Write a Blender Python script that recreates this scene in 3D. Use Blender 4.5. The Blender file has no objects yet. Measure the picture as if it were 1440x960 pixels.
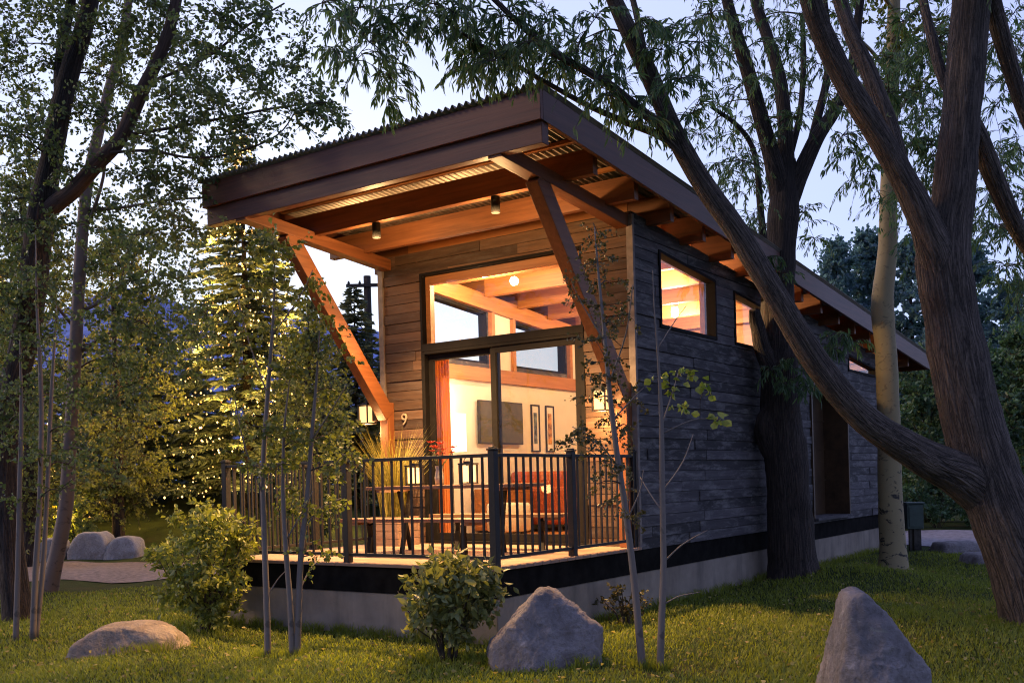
import bpy, math, random
import numpy as np
from mathutils import Vector, Matrix, noise
random.seed(7); rng = np.random.default_rng(7)
R_ = math.radians
scene = bpy.context.scene
col = scene.collection

# ------------------------------------------------------------------ camera
CAM = np.array([5.11, -7.05, 1.397]); YAW = -.61; FPX = 1450.5; ROLL = .026; CY = 674.2
FW = np.array([math.sin(YAW), math.cos(YAW), 0]); R0 = np.array([math.cos(YAW), -math.sin(YAW), 0]); U0 = np.array([0, 0, 1.])
RT = R0*math.cos(ROLL) - U0*math.sin(ROLL); UP = R0*math.sin(ROLL) + U0*math.cos(ROLL)
cd = bpy.data.cameras.new('camera'); cam = bpy.data.objects.new('camera', cd); col.objects.link(cam)
M4 = Matrix.Identity(4)
for i in range(3):
    M4[i][0] = RT[i]; M4[i][1] = UP[i]; M4[i][2] = -FW[i]; M4[i][3] = CAM[i]
cam.matrix_world = M4
cd.sensor_width = 36; cd.sensor_fit = 'HORIZONTAL'; cd.lens = FPX/1440*36
cd.shift_y = (CY-480)/1440; cd.clip_start = .05; cd.clip_end = 9000
scene.camera = cam
def at(x, y, d):
    """a point d metres into the scene along the line of sight of the photograph's pixel x, y"""
    return CAM + (x-720)/FPX*d*RT + (CY-y)/FPX*d*UP + d*FW
def dist(P): return float((np.array(P)-CAM) @ FW)

# ------------------------------------------------------------------ sky, light, exposure
world = bpy.data.worlds.new('World'); scene.world = world; world.use_nodes = True
wn = world.node_tree.nodes; wl = world.node_tree.links
bg = wn['Background']
sky = wn.new('ShaderNodeTexSky'); sky.sky_type = 'NISHITA'; sky.sun_disc = False
SUN_EL, SUN_AZ = R_(24.0), R_(-116)        # weak warm light from the left: the cabin itself shades the lawn on its right
sky.sun_elevation = SUN_EL; sky.sun_rotation = -SUN_AZ
sky.air_density = 1.2; sky.dust_density = .6; sky.ozone_density = 3.0; sky.altitude = 1900
# dusk: the bright lavender afterglow fades to deep blue on the side away from it (all by direction in the sky)
geo = wn.new('ShaderNodeTexCoord'); dot = wn.new('ShaderNodeVectorMath'); dot.operation = 'DOT_PRODUCT'
GLOW = Vector((math.sin(R_(-48))*math.cos(R_(6)), math.cos(R_(-48))*math.cos(R_(6)), math.sin(R_(6))))
dot.inputs[1].default_value = GLOW; wl.new(geo.outputs['Generated'], dot.inputs[0])
mr = wn.new('ShaderNodeMapRange'); mr.inputs[1].default_value = -1; mr.inputs[2].default_value = 1; wl.new(dot.outputs['Value'], mr.inputs[0])
rp = wn.new('ShaderNodeValToRGB'); e = rp.color_ramp.elements
for k, (p, c) in enumerate([(0, (.13, .145, .34)), (.45, (.22, .25, .53)), (.68, (.35, .40, .72)), (.86, (.40, .46, .82)), (.96, (.52, .575, .88)), (1, (.86, .87, .98))]):
    if k > 1: e.new(p)
    e[k if k < 2 else -1].position = p
    e[k if k < 2 else -1].color = (*c, 1)
e = rp.color_ramp.elements
for k, (p, c) in enumerate([(0, (.13, .145, .34)), (.45, (.22, .25, .53)), (.68, (.35, .40, .72)), (.86, (.40, .46, .82)), (.96, (.52, .575, .88)), (1, (.86, .87, .98))]):
    e[k].position = p; e[k].color = (*c, 1)
wl.new(mr.outputs[0], rp.inputs[0])
tint = wn.new('ShaderNodeMix'); tint.data_type = 'RGBA'; tint.blend_type = 'MIX'; tint.inputs[0].default_value = .97
wl.new(sky.outputs[0], tint.inputs[6]); wl.new(rp.outputs[0], tint.inputs[7]); wl.new(tint.outputs[2], bg.inputs[0])
bg.inputs[1].default_value = .148
sl = bpy.data.lights.new('sun', 'SUN'); sl.energy = .15; sl.angle = R_(12); sl.color = (1, .70, .42)
so = bpy.data.objects.new('sun', sl); col.objects.link(so)
sd = Vector((math.sin(SUN_AZ)*math.cos(SUN_EL), math.cos(SUN_AZ)*math.cos(SUN_EL), math.sin(SUN_EL)))
so.rotation_euler = (-sd).to_track_quat('-Z', 'Y').to_euler()
scene.view_settings.view_transform = 'Standard'; scene.view_settings.look = 'None'
scene.view_settings.exposure = 3.12; scene.view_settings.gamma = 1; scene.view_settings.use_curve_mapping = False
scene.render.engine = 'CYCLES'
cy = scene.cycles; cy.filter_width = 1.1
cy.use_denoising = True; cy.max_bounces = 7; cy.transparent_max_bounces = 24; cy.diffuse_bounces = 3; cy.glossy_bounces = 3
cy.transmission_bounces = 4; cy.sample_clamp_indirect = 6; cy.caustics_reflective = False; cy.caustics_refractive = False

# ------------------------------------------------------------------ helpers
class MB:
    def __init__(s): s.v = []; s.f = []; s.t = []; s.uv = []; s.n = 0; s.smooth = []
    def add(s, V, F, tone=.5, uv=None, smooth=False):
        V = np.asarray(V, float).reshape(-1, 3); s.v.append(V)
        s.t.append(np.broadcast_to(np.asarray(tone, float), (len(V),)).copy())
        s.uv.append(np.zeros((len(V), 2)) if uv is None else np.asarray(uv, float))
        for f in F: s.f.append([i+s.n for i in f]); s.smooth.append(smooth)
        s.n += len(V)
    def box(s, x0, x1, y0, y1, z0, z1, tone=.5, mat=None):
        V = np.array([(x, y, z) for x in (x0, x1) for y in (y0, y1) for z in (z0, z1)], float)
        if mat is not None: V = np.array([list(mat @ Vector(p)) for p in V])
        s.add(V, [(0,1,3,2),(4,6,7,5),(0,4,5,1),(2,3,7,6),(0,2,6,4),(1,5,7,3)], tone)
    def bar(s, a, b, w, h, up=(0,0,1), tone=.5):
        a = Vector(a); b = Vector(b); d = (b-a); L = d.length; d.normalize()
        u = Vector(up); sd = d.cross(u).normalized(); u = sd.cross(d).normalized()
        m = Matrix((( *d, ), ( *sd, ), ( *u, ))).transposed().to_4x4(); m.translation = a
        s.box(0, L, -w/2, w/2, -h/2, h/2, tone, m)
    def prism(s, pts, ext, tone=.5):
        """flat polygon pts (3D) pushed along ext"""
        pts = np.asarray(pts, float); n = len(pts); V = np.vstack([pts, pts+np.asarray(ext, float)])
        F = [tuple(range(n))[::-1], tuple(range(n, 2*n))] + [(i, (i+1) % n, n+(i+1) % n, n+i) for i in range(n)]
        s.add(V, F, tone)
    def tube(s, pts, rad, seg=8, tone=.5, cap=True, lump=0, seed=0, smooth=True, freq=1.5):
        pts = np.asarray(pts, float); n = len(pts); rad = np.broadcast_to(np.asarray(rad, float), (n,))
        tg = np.gradient(pts, axis=0); tg /= np.linalg.norm(tg, axis=1)[:, None]+1e-9
        ref = np.array([1., 0, 0]) if abs(tg[0][0]) < .9 else np.array([0, 1., 0])
        a0 = np.cross(tg[0], ref); a0 /= np.linalg.norm(a0)
        V = []; UV = []; L = 0
        ang = np.linspace(0, 2*math.pi, seg+1)
        for i in range(n):
            a0 = a0 - tg[i]*(a0@tg[i]); a0 /= np.linalg.norm(a0)+1e-9; b0 = np.cross(tg[i], a0)
            if i: L += np.linalg.norm(pts[i]-pts[i-1])
            ring = pts[i] + rad[i]*(np.cos(ang)[:, None]*a0 + np.sin(ang)[:, None]*b0)
            if lump:
                for k in range(seg):
                    q = noise.noise(Vector(ring[k])*freq + Vector((seed, 0, 0))) + .5*noise.noise(Vector(ring[k])*freq*2.7 + Vector((0, seed, 0)))
                    ring[k] = pts[i] + (ring[k]-pts[i])*(1+lump*q)
                ring[seg] = ring[0]
            V.append(ring); UV.append(np.stack([ang/(2*math.pi)*max(1, round(2*math.pi*rad.mean()/.25)), np.full(seg+1, L)], 1))
        V = np.vstack(V); UV = np.vstack(UV); w = seg+1
        F = [(i*w+k, i*w+k+1, (i+1)*w+k+1, (i+1)*w+k) for i in range(n-1) for k in range(seg)]
        if cap: F += [tuple(range(seg))[::-1], tuple((n-1)*w+k for k in range(seg))]
        s.add(V, F, tone, UV, smooth)
    def lathe(s, prof, c, seg=20, tone=.5):
        prof = np.asarray(prof, float); ang = np.linspace(0, 2*math.pi, seg, endpoint=False); c = np.asarray(c, float)
        V = np.vstack([np.stack([r*np.cos(ang), r*np.sin(ang), np.full(seg, z)], 1)+c for r, z in prof]); n = len(prof)
        F = [(i*seg+k, i*seg+(k+1) % seg, (i+1)*seg+(k+1) % seg, (i+1)*seg+k) for i in range(n-1) for k in range(seg)]
        s.add(V, F, tone, None, True)
    def build(s, name, mat, parent=None, bevel=0):
        V = np.vstack(s.v); me = bpy.data.meshes.new(name); me.from_pydata(V.tolist(), [], s.f)
        me.polygons.foreach_set('use_smooth', s.smooth)
        a = me.attributes.new('tone', 'FLOAT', 'POINT'); a.data.foreach_set('value', np.concatenate(s.t))
        UV = np.vstack(s.uv)
        if UV.any():
            u = me.uv_layers.new(name='UVMap'); li = np.zeros(len(me.loops), np.int32); me.loops.foreach_get('vertex_index', li)
            u.data.foreach_set('uv', UV[li].ravel())
        me.validate(); me.materials.append(mat)
        o = bpy.data.objects.new(name, me); col.objects.link(o)
        if parent: o.parent = parent
        if bevel:
            m = o.modifiers.new('b', 'BEVEL'); m.width = bevel; m.segments = 2; m.limit_method = 'ANGLE'; m.angle_limit = R_(50)
        return o
def fast_mesh(name, V, nper, loops_per, mat, tone, parent=None):
    """many equal little faces: V (N,nper,3), loops_per = list of index tuples (quads/tris)"""
    N = len(V); base = (np.arange(N)*nper)[:, None]
    li = np.concatenate([base+np.array(f)[None] for f in loops_per], 1).ravel()
    lens = np.tile([len(f) for f in loops_per], N); starts = np.concatenate([[0], np.cumsum(lens)[:-1]])
    me = bpy.data.meshes.new(name); me.vertices.add(N*nper); me.vertices.foreach_set('co', V.ravel())
    me.loops.add(len(li)); me.loops.foreach_set('vertex_index', li.astype(np.int32))
    me.polygons.add(len(lens)); me.polygons.foreach_set('loop_start', starts.astype(np.int32))
    try: me.polygons.foreach_set('loop_total', lens.astype(np.int32))
    except Exception: pass
    a = me.attributes.new('tone', 'FLOAT', 'POINT'); a.data.foreach_set('value', np.repeat(tone, nper).astype(np.float32))
    me.update(calc_edges=True); me.materials.append(mat)
    o = bpy.data.objects.new(name, me); col.objects.link(o)
    if parent: o.parent = parent
    return o
def tag(o, label=None, cat=None, group=None, kind=None):
    if label: o['label'] = label
    if cat: o['category'] = cat
    if group: o['group'] = group
    if kind: o['kind'] = kind
    return o
def thing(name, label, cat, loc=(0, 0, 0), group=None):
    o = bpy.data.objects.new(name, None); o.empty_display_size = .2; col.objects.link(o)
    return tag(o, label, cat, group)
def smoothpath(P, n=6):
    """Catmull-Rom through rows of P (x, y, z, r)"""
    P = np.asarray(P, float); Q = np.vstack([2*P[0]-P[1], P, 2*P[-1]-P[-2]]); out = []
    for i in range(1, len(Q)-2):
        a, b, c, d = Q[i-1], Q[i], Q[i+1], Q[i+2]
        for k in range(n):
            t = k/n; out.append(.5*((2*b)+(-a+c)*t+(2*a-5*b+4*c-d)*t*t+(-a+3*b-3*c+d)*t**3))
    out.append(P[-1]); return np.array(out)
def sst(a, b, x):
    t = np.clip((x-a)/(b-a), 0, 1); return t*t*(3-2*t)

# ------------------------------------------------------------------ materials
def newmat(name):
    m = bpy.data.materials.new(name); m.use_nodes = True
    return m, m.node_tree.nodes, m.node_tree.links, m.node_tree.nodes['Principled BSDF']
def ramp(n, l, src, stops):
    r = n.new('ShaderNodeValToRGB'); e = r.color_ramp.elements
    while len(e) < len(stops): e.new(.5)
    for k, (p, c) in enumerate(stops): e[k].position = p; e[k].color = (*c, 1)
    l.new(src, r.inputs[0]); return r.outputs[0]
def nz(n, l, vec, scale, detail=4, rough=.55, dist=0):
    t = n.new('ShaderNodeTexNoise'); t.inputs['Scale'].default_value = scale; t.inputs['Detail'].default_value = detail
    t.inputs['Roughness'].default_value = rough; t.inputs['Distortion'].default_value = dist
    if vec: l.new(vec, t.inputs['Vector'])
    return t.outputs['Fac']
def mapping(n, l, sc, src='Object', rot=(0, 0, 0)):
    tc = n.new('ShaderNodeTexCoord'); mp = n.new('ShaderNodeMapping'); mp.inputs['Scale'].default_value = sc; mp.inputs['Rotation'].default_value = rot
    l.new(tc.outputs[src], mp.inputs['Vector']); return mp.outputs[0]
def attr(n, name='tone'):
    a = n.new('ShaderNodeAttribute'); a.attribute_name = name; return a.outputs['Fac']
def math_(n, l, op, a, b):
    m = n.new('ShaderNodeMath'); m.operation = op
    for i, x in enumerate((a, b)):
        if isinstance(x, (int, float)): m.inputs[i].default_value = x
        else: l.new(x, m.inputs[i])
    return m.outputs[0]
def mixc(n, l, fac, a, b, mode='MIX'):
    m = n.new('ShaderNodeMix'); m.data_type = 'RGBA'; m.blend_type = mode
    for i, x in ((0, fac), (6, a), (7, b)):
        if isinstance(x, (int, float)): m.inputs[i].default_value = x
        elif isinstance(x, tuple): m.inputs[i].default_value = (*x, 1)
        else: l.new(x, m.inputs[i])
    return m.outputs[2]
def bump(n, l, b, h, strength=.4, d=.01):
    x = n.new('ShaderNodeBump'); x.inputs['Strength'].default_value = strength; x.inputs['Distance'].default_value = d
    l.new(h, x.inputs['Height']); l.new(x.outputs[0], b.inputs['Normal'])
def plain(name, c, rough=.6, metal=0, noisy=.12, sc=9, bmp=0):
    m, n, l, b = newmat(name); v = mapping(n, l, (1, 1, 1)); f = nz(n, l, v, sc, 6)
    lo = tuple(x*(1-noisy*2) for x in c); hi = tuple(min(1, x*(1+noisy*2)) for x in c)
    l.new(ramp(n, l, f, [(.3, lo), (.7, hi)]), b.inputs['Base Color']); b.inputs['Roughness'].default_value = rough; b.inputs['Metallic'].default_value = metal
    if bmp: bump(n, l, b, nz(n, l, v, sc*5, 6), bmp)
    return m
def wood(name, c0, c1, axis=0, rough=.6, tonevar=.9, weather=0, scale=1.0, rot=(0, 0, 0)):
    """long-grain timber; axis = grain direction; the tone attribute shifts each board"""
    m, n, l, b = newmat(name)
    s = [22*scale, 22*scale, 22*scale]; s[axis] = 1.1*scale
    tn = attr(n)
    tc = n.new('ShaderNodeTexCoord'); off = n.new('ShaderNodeCombineXYZ')
    k = math_(n, l, 'MULTIPLY', tn, 37.0)
    for i in range(3): l.new(k, off.inputs[i])
    ad = n.new('ShaderNodeVectorMath'); ad.operation = 'ADD'; l.new(tc.outputs['Object'], ad.inputs[0]); l.new(off.outputs[0], ad.inputs[1])
    mp = n.new('ShaderNodeMapping'); mp.inputs['Scale'].default_value = s; mp.inputs['Rotation'].default_value = rot; l.new(ad.outputs[0], mp.inputs['Vector'])
    g = nz(n, l, mp.outputs[0], 1.0, 7, .62, .6)
    mp2 = n.new('ShaderNodeMapping'); s2 = [6*scale]*3; s2[axis] = 1.2*scale; mp2.inputs['Scale'].default_value = s2; l.new(ad.outputs[0], mp2.inputs['Vector'])
    g2 = nz(n, l, mp2.outputs[0], 1.0, 4, .6)
    c = ramp(n, l, g, [(.28, c0), (.5, tuple((p+q)/2 for p, q in zip(c0, c1))), (.74, c1)])
    t2 = ramp(n, l, tn, [(0, (1-tonevar*.55,)*3), (1, (1+tonevar*.45,)*3)])
    c = mixc(n, l, 1.0, c, t2, 'MULTIPLY')
    c = mixc(n, l, math_(n, l, 'MULTIPLY', g2, .55), c, tuple(x*.55 for x in c0), 'MIX')
    if weather:
        w = ramp(n, l, nz(n, l, mp2.outputs[0], 2.1, 8, .72, .3), [(.48, (0,)*3), (.66, (1,)*3)])
        c = mixc(n, l, math_(n, l, 'MULTIPLY', w, weather), c, (.23, .215, .21))
        sp = ramp(n, l, nz(n, l, mp2.outputs[0], 5.5, 8, .75), [(.60, (0,)*3), (.68, (1,)*3)])
        c = mixc(n, l, math_(n, l, 'MULTIPLY', sp, weather*.7), c, (.06, .05, .045))
    l.new(c, b.inputs['Base Color']); b.inputs['Roughness'].default_value = rough
    bump(n, l, b, g, .35, .006)
    return m
def leafmat(name, c0, c1, trans=.35, rough=.45):
    m, n, l, b = newmat(name); t = attr(n)
    c = ramp(n, l, t, [(0, c0), (.85, c1), (1, tuple(min(1, x*1.35) for x in c1))])
    l.new(c, b.inputs['Base Color']); b.inputs['Roughness'].default_value = rough
    tr = n.new('ShaderNodeBsdfTranslucent'); l.new(mixc(n, l, 1.0, c, (1.5, 1.5, .8), 'MULTIPLY'), tr.inputs[0])
    mx = n.new('ShaderNodeMixShader'); mx.inputs[0].default_value = trans
    l.new(b.outputs[0], mx.inputs[1]); l.new(tr.outputs[0], mx.inputs[2]); l.new(mx.outputs[0], n['Material Output'].inputs[0])
    return m
def barkmat(name, dark, light, su=3.0, sv=2.2, strength=1.0, depth=.03):
    """furrowed bark running with the trunk's own UV (u round, v metres along)"""
    m, n, l, b = newmat(name)
    tc = n.new('ShaderNodeTexCoord'); mp = n.new('ShaderNodeMapping'); mp.inputs['Scale'].default_value = (su, sv, 1); l.new(tc.outputs['UV'], mp.inputs['Vector'])
    def ridge(sx, sy, dist):
        q = n.new('ShaderNodeMapping'); q.inputs['Scale'].default_value = (sx, sy, 1); l.new(mp.outputs[0], q.inputs['Vector'])
        f = nz(n, l, q.outputs[0], 1.0, 3, .5, dist); return math_(n, l, 'SUBTRACT', 1.0, math_(n, l, 'ABSOLUTE', math_(n, l, 'MULTIPLY', math_(n, l, 'SUBTRACT', f, .5), 5.0), 0))
    r1 = ridge(4.2, 1.1, .9); r2 = ridge(8.5, 2.6, .6)
    h0 = math_(n, l, 'SUBTRACT', 1.0, math_(n, l, 'MAXIMUM', r1, math_(n, l, 'MULTIPLY', r2, .75)))
    vec3 = mapping(n, l, (1, 1, 1)); fine = nz(n, l, vec3, 38, 6, .65)
    hh = math_(n, l, 'ADD', h0, math_(n, l, 'MULTIPLY', fine, .5))
    big = nz(n, l, vec3, 2.2, 3)
    c = ramp(n, l, math_(n, l, 'MULTIPLY', hh, .8), [(.15, dark), (.45, tuple((p+q)/2 for p, q in zip(dark, light))), (.8, light)])
    c = mixc(n, l, math_(n, l, 'MULTIPLY', big, .5), c, tuple(x*.6 for x in dark))
    l.new(c, b.inputs['Base Color']); b.inputs['Roughness'].default_value = .9
    bump(n, l, b, hh, strength, depth)
    return m
def birchmat(name, base, dark, amount=.5):
    m, n, l, b = newmat(name)
    tc = n.new('ShaderNodeTexCoord'); mp = n.new('ShaderNodeMapping'); mp.inputs['Scale'].default_value = (1.2, 7, 1); l.new(tc.outputs['UV'], mp.inputs['Vector'])
    f = nz(n, l, mp.outputs[0], 1.6, 6, .62, .8); g = nz(n, l, mapping(n, l, (1, 1, .5)), 5, 4)
    msk = ramp(n, l, f, [(.56, (0,)*3), (.63, (1,)*3)])
    c = mixc(n, l, g, base, tuple(x*.72 for x in base))
    z = n.new('ShaderNodeSeparateXYZ'); l.new(tc.outputs['Object'], z.inputs[0])
    low = ramp(n, l, math_(n, l, 'MULTIPLY', z.outputs[2], .45), [(.1, (1,)*3), (.9, (.25,)*3)])   # old rough bark low on the stem
    c = mixc(n, l, math_(n, l, 'MULTIPLY', math_(n, l, 'MULTIPLY', msk, low), amount*1.8), c, dark)
    l.new(c, b.inputs['Base Color']); b.inputs['Roughness'].default_value = .7; bump(n, l, b, f, .4, .01)
    return m
def emit(name, c, s):
    m, n, l, b = newmat(name); b.inputs['Base Color'].default_value = (*c, 1)
    b.inputs['Emission Color'].default_value = (*c, 1); b.inputs['Emission Strength'].default_value = s
    return m
def glassmat(name, tintc=(1, 1, 1), ior=1.5, rough=.0, boost=1.0):
    m, n, l, b = newmat(name); n.remove(b)
    t = n.new('ShaderNodeBsdfTransparent'); t.inputs[0].default_value = (*tintc, 1)
    g = n.new('ShaderNodeBsdfGlossy'); g.inputs['Roughness'].default_value = rough
    fr = n.new('ShaderNodeFresnel'); gb = n.new('ShaderNodeNewGeometry'); l.new(math_(n, l, 'ADD', ior, math_(n, l, 'MULTIPLY', gb.outputs['Backfacing'], 1/ior-ior)), fr.inputs[0])   # a thin sheet reflects alike from both sides
    mx = n.new('ShaderNodeMixShader'); l.new(math_(n, l, 'MULTIPLY', fr.outputs[0], boost), mx.inputs[0]); l.new(t.outputs[0], mx.inputs[1]); l.new(g.outputs[0], mx.inputs[2])
    l.new(mx.outputs[0], n['Material Output'].inputs[0]); return m

M = {}
M['plank'] = wood('weathered_plank', (.055, .027, .0145), (.18, .095, .05), 0, .8, 1.1, .15)
M['plank_y'] = wood('weathered_plank_side', (.034, .030, .034), (.115, .102, .108), 1, .8, 1.15, .8)
M['stain_x'] = wood('dark_stained_timber', (.10, .028, .012), (.27, .082, .034), 0, .5, .25)
M['stain_y'] = wood('dark_stained_timber_long', (.075, .026, .016), (.19, .068, .038), 1, .5, .25)
M['rafter'] = wood('rafter_stain', (.14, .05, .018), (.32, .12, .043), 0, .5, .3)
M['fir_y'] = wood('fir_beam', (.17, .055, .018), (.34, .125, .045), 1, .5, .3)
M['fir_z'] = wood('fir_post', (.18, .055, .016), (.36, .13, .04), 2, .5, .3)
M['fir_d'] = wood('fir_brace', (.18, .055, .016), (.36, .13, .04), 1, .5, .3, rot=(0, 0, 0))
M['deck'] = wood('deck_board', (.25, .15, .10), (.42, .27, .19), 0, .65, .5)
M['inwood'] = wood('interior_fir', (.36, .13, .035), (.60, .26, .085), 0, .5, .4)
M['inwood_y'] = wood('interior_fir_long', (.36, .13, .035), (.60, .26, .085), 1, .5, .4)
M['bench'] = wood('table_slat', (.20, .10, .05), (.34, .19, .10), 0, .55, .5)
M['black'] = plain('black_steel', (.012, .010, .009), .6, .0, .2, 20)
M['skirt'] = plain('black_rim_board', (.010, .009, .008), 1.0, 0, .3, 6); M['skirt'].node_tree.nodes['Principled BSDF'].inputs['Specular IOR Level'].default_value = .1
M['bronze'] = plain('dark_bronze', (.008, .0065, .0055), .75, 0, .15, 12); M['bronze'].node_tree.nodes['Principled BSDF'].inputs['Specular IOR Level'].default_value = .2
M['white'] = plain('white_paint', (.74, .70, .62), .75, 0, .03, 4)
M['trimwood'] = plain('pale_corner_trim', (.21, .17, .145), .7, 0, .15, 12)
M['iron'] = plain('aged_metal', (.05, .045, .04), .5, .6, .2, 20)
M['glass'] = glassmat('window_glass', (.97, .98, .98), 1.5, 0, 1.25)
M['screen'] = glassmat('screened_glass', (.66, .64, .56), 1.5, 0, 1.1)

def concrete():
    m, n, l, b = newmat('concrete'); v = mapping(n, l, (1, 1, 1)); f = nz(n, l, v, 2.2, 8, .65); g = nz(n, l, mapping(n, l, (3, 3, .5)), 1.3, 5)
    c = ramp(n, l, f, [(.3, (.21, .17, .13)), (.7, (.36, .30, .235))])
    c = mixc(n, l, ramp(n, l, g, [(.5, (0,)*3), (.7, (.55,)*3)]), c, (.09, .08, .068))
    l.new(c, b.inputs['Base Color']); b.inputs['Roughness'].default_value = .9; bump(n, l, b, nz(n, l, v, 30, 8, .7), .3); return m
M['concrete'] = concrete()
def galv():
    m, n, l, b = newmat('galvanised_sheet'); v = mapping(n, l, (1, 1, 1)); f = nz(n, l, v, 7, 5)
    l.new(ramp(n, l, f, [(.3, (.20, .175, .15)), (.7, (.32, .28, .24))]), b.inputs['Base Color']); b.inputs['Metallic'].default_value = .55
    b.inputs['Roughness'].default_value = .42; return m
M['galv'] = galv()
def rusty():
    m, n, l, b = newmat('brown_weathered_panel'); v = mapping(n, l, (1, 1, 1)); f = nz(n, l, v, 3.5, 8, .7)
    l.new(ramp(n, l, f, [(.3, (.045, .028, .016)), (.7, (.13, .075, .038))]), b.inputs['Base Color']); b.inputs['Roughness'].default_value = .5; b.inputs['Metallic'].default_value = .3; return m
M['rusty'] = rusty()
def rockmat(name, a, c, spot=(.1, .09, .08)):
    m, n, l, b = newmat(name); v = mapping(n, l, (1, 1, 1)); f = nz(n, l, v, 3.2, 9, .68, .3); g = nz(n, l, v, 34, 6, .7)
    cc = ramp(n, l, f, [(.3, a), (.68, c)]); cc = mixc(n, l, ramp(n, l, g, [(.34, (.45,)*3), (.55, (0,)*3)]), cc, spot)
    cc = mixc(n, l, ramp(n, l, nz(n, l, v, 8, 6, .6), [(.6, (0,)*3), (.72, (.5,)*3)]), cc, tuple(min(1, x*1.5) for x in c))
    cc = mixc(n, l, ramp(n, l, nz(n, l, v, 1.7, 7, .7, .8), [(.5, (0,)*3), (.62, (.6,)*3)]), cc, (a[0]*.75, a[1]*.62, a[2]*.48))
    cc = mixc(n, l, ramp(n, l, nz(n, l, v, 5.5, 8, .75, 1.2), [(.60, (0,)*3), (.66, (.55,)*3)]), cc, (.30, .30, .24))
    l.new(cc, b.inputs['Base Color']); b.inputs['Roughness'].default_value = .92
    bump(n, l, b, math_(n, l, 'ADD', f, math_(n, l, 'MULTIPLY', g, .35)), 1.0, .06); return m
M['rock_grey'] = rockmat('grey_granite', (.14, .125, .125), (.32, .285, .28))
M['rock_tan'] = rockmat('tan_granite', (.20, .155, .115), (.44, .35, .26))
M['rock_pale'] = rockmat('pale_granite', (.28, .27, .27), (.46, .44, .43))
def lawn():
    m, n, l, b = newmat('lawn'); v = mapping(n, l, (1, 1, 1)); f = nz(n, l, v, 2.2, 6, .6); g = nz(n, l, v, 60, 5, .7)
    c = ramp(n, l, f, [(.3, (.03, .046, .010)), (.7, (.065, .095, .02))]); c = mixc(n, l, ramp(n, l, g, [(.4, (.8,)*3), (.6, (0,)*3)]), c, (.02, .022, .008))
    d = nz(n, l, v, .8, 4); c = mixc(n, l, ramp(n, l, d, [(.58, (0,)*3), (.72, (.5,)*3)]), c, (.09, .065, .03))
    l.new(c, b.inputs['Base Color']); b.inputs['Roughness'].default_value = 1; b.inputs['Specular IOR Level'].default_value = .1; bump(n, l, b, g, .8, .03); return m
M['lawn'] = lawn()
M['gravel'] = plain('gravel', (.19, .14, .12), .95, 0, .25, 14, .8)
M['asphalt'] = plain('pale_asphalt', (.20, .18, .20), .9, 0, .2, 10, .5)
M['mountain'] = plain('haze_blue_ridge', (.13, .18, .40), 1, 0, .35, .02)  # distance haze is put into the blue base colour
M['willowbark'] = barkmat('willow_bark', (.022, .016, .013), (.34, .26, .205), 1.5, 1.5, 1.0, .06)
M['limbbark'] = barkmat('limb_bark', (.025, .018, .015), (.30, .225, .175), 1.7, 1.6, .7, .015)
M['darkbark'] = barkmat('dark_bark', (.014, .010, .008), (.14, .10, .078), 1.4, 1.3, 1.0, .05)
M['redbark'] = barkmat('reddish_bark', (.045, .028, .022), (.16, .10, .075), 1.6, 1.6, .5, .01)
M['aspenbark'] = birchmat('aspen_bark', (.33, .26, .13), (.03, .025, .02), .95)
M['birchbark'] = birchmat('birch_bark', (.20, .145, .115), (.04, .028, .022), .5)
M['sapbark'] = birchmat('sapling_bark', (.20, .165, .14), (.06, .05, .04), .4)
M['twig'] = plain('twig', (.06, .045, .032), .9, 0, .2, 20)
M['lf_willow'] = leafmat('willow_leaf', (0.036, 0.078, 0.039), (0.137, 0.225, 0.098), .45)
M['lf_cotton'] = leafmat('cottonwood_leaf', (0.046, 0.077, 0.036), (0.154, 0.205, 0.082), .45)
M['lf_aspen'] = leafmat('aspen_leaf', (0.064, 0.093, 0.023), (0.201, 0.230, 0.057), .35)
M['lf_dark'] = leafmat('dark_sapling_leaf', (0.035, 0.037, 0.015), (0.119, 0.106, 0.037), .3)
M['lf_bright'] = leafmat('broad_sapling_leaf', (0.112, 0.175, 0.037), (0.250, 0.325, 0.075), .4)
M['lf_shrub'] = leafmat('shrub_leaf', (0.076, 0.097, 0.028), (0.261, 0.275, 0.089), .3)
M['lf_shrub2'] = leafmat('tall_shrub_leaf', (.10, .13, .025), (.32, .35, .08), .35)
M['needle'] = leafmat('spruce_needles', (0.042, 0.070, 0.045), (0.140, 0.182, 0.105), .12, .6)
M['lf_far'] = leafmat('hazy_poplar_leaf', (.08, .15, .21), (.18, .29, .38), .6)  # bluish haze of distance is mixed into the leaf colour
M['lf_mid'] = leafmat('mid_tree_leaf', (0.035, 0.081, 0.043), (0.114, 0.195, 0.090), .3)
M['lf_lit_yellow'] = leafmat('lit_tree_leaf', (0.090, 0.090, 0.018), (0.300, 0.284, 0.060), .4)  # yellow glow of nearby lights is put into the leaf colour
M['grass'] = leafmat('grass_blade', (.085, .115, .011), (.28, .32, .04), .4, .6)
M['fallen'] = leafmat('fallen_leaf', (.20, .16, .04), (.36, .30, .11), .3, .7)
M['reedgrass'] = leafmat('ornamental_grass', (0.150, 0.138, 0.025), (0.400, 0.350, 0.088), .35)
M['tinylight'] = emit('fairy_bulb', (1, .62, .20), .5)
_n = M['tinylight'].node_tree; _m = math_(_n.nodes, _n.links, 'MULTIPLY', attr(_n.nodes), .8); _n.links.new(_m, _n.nodes['Principled BSDF'].inputs['Emission Strength'])

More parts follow.
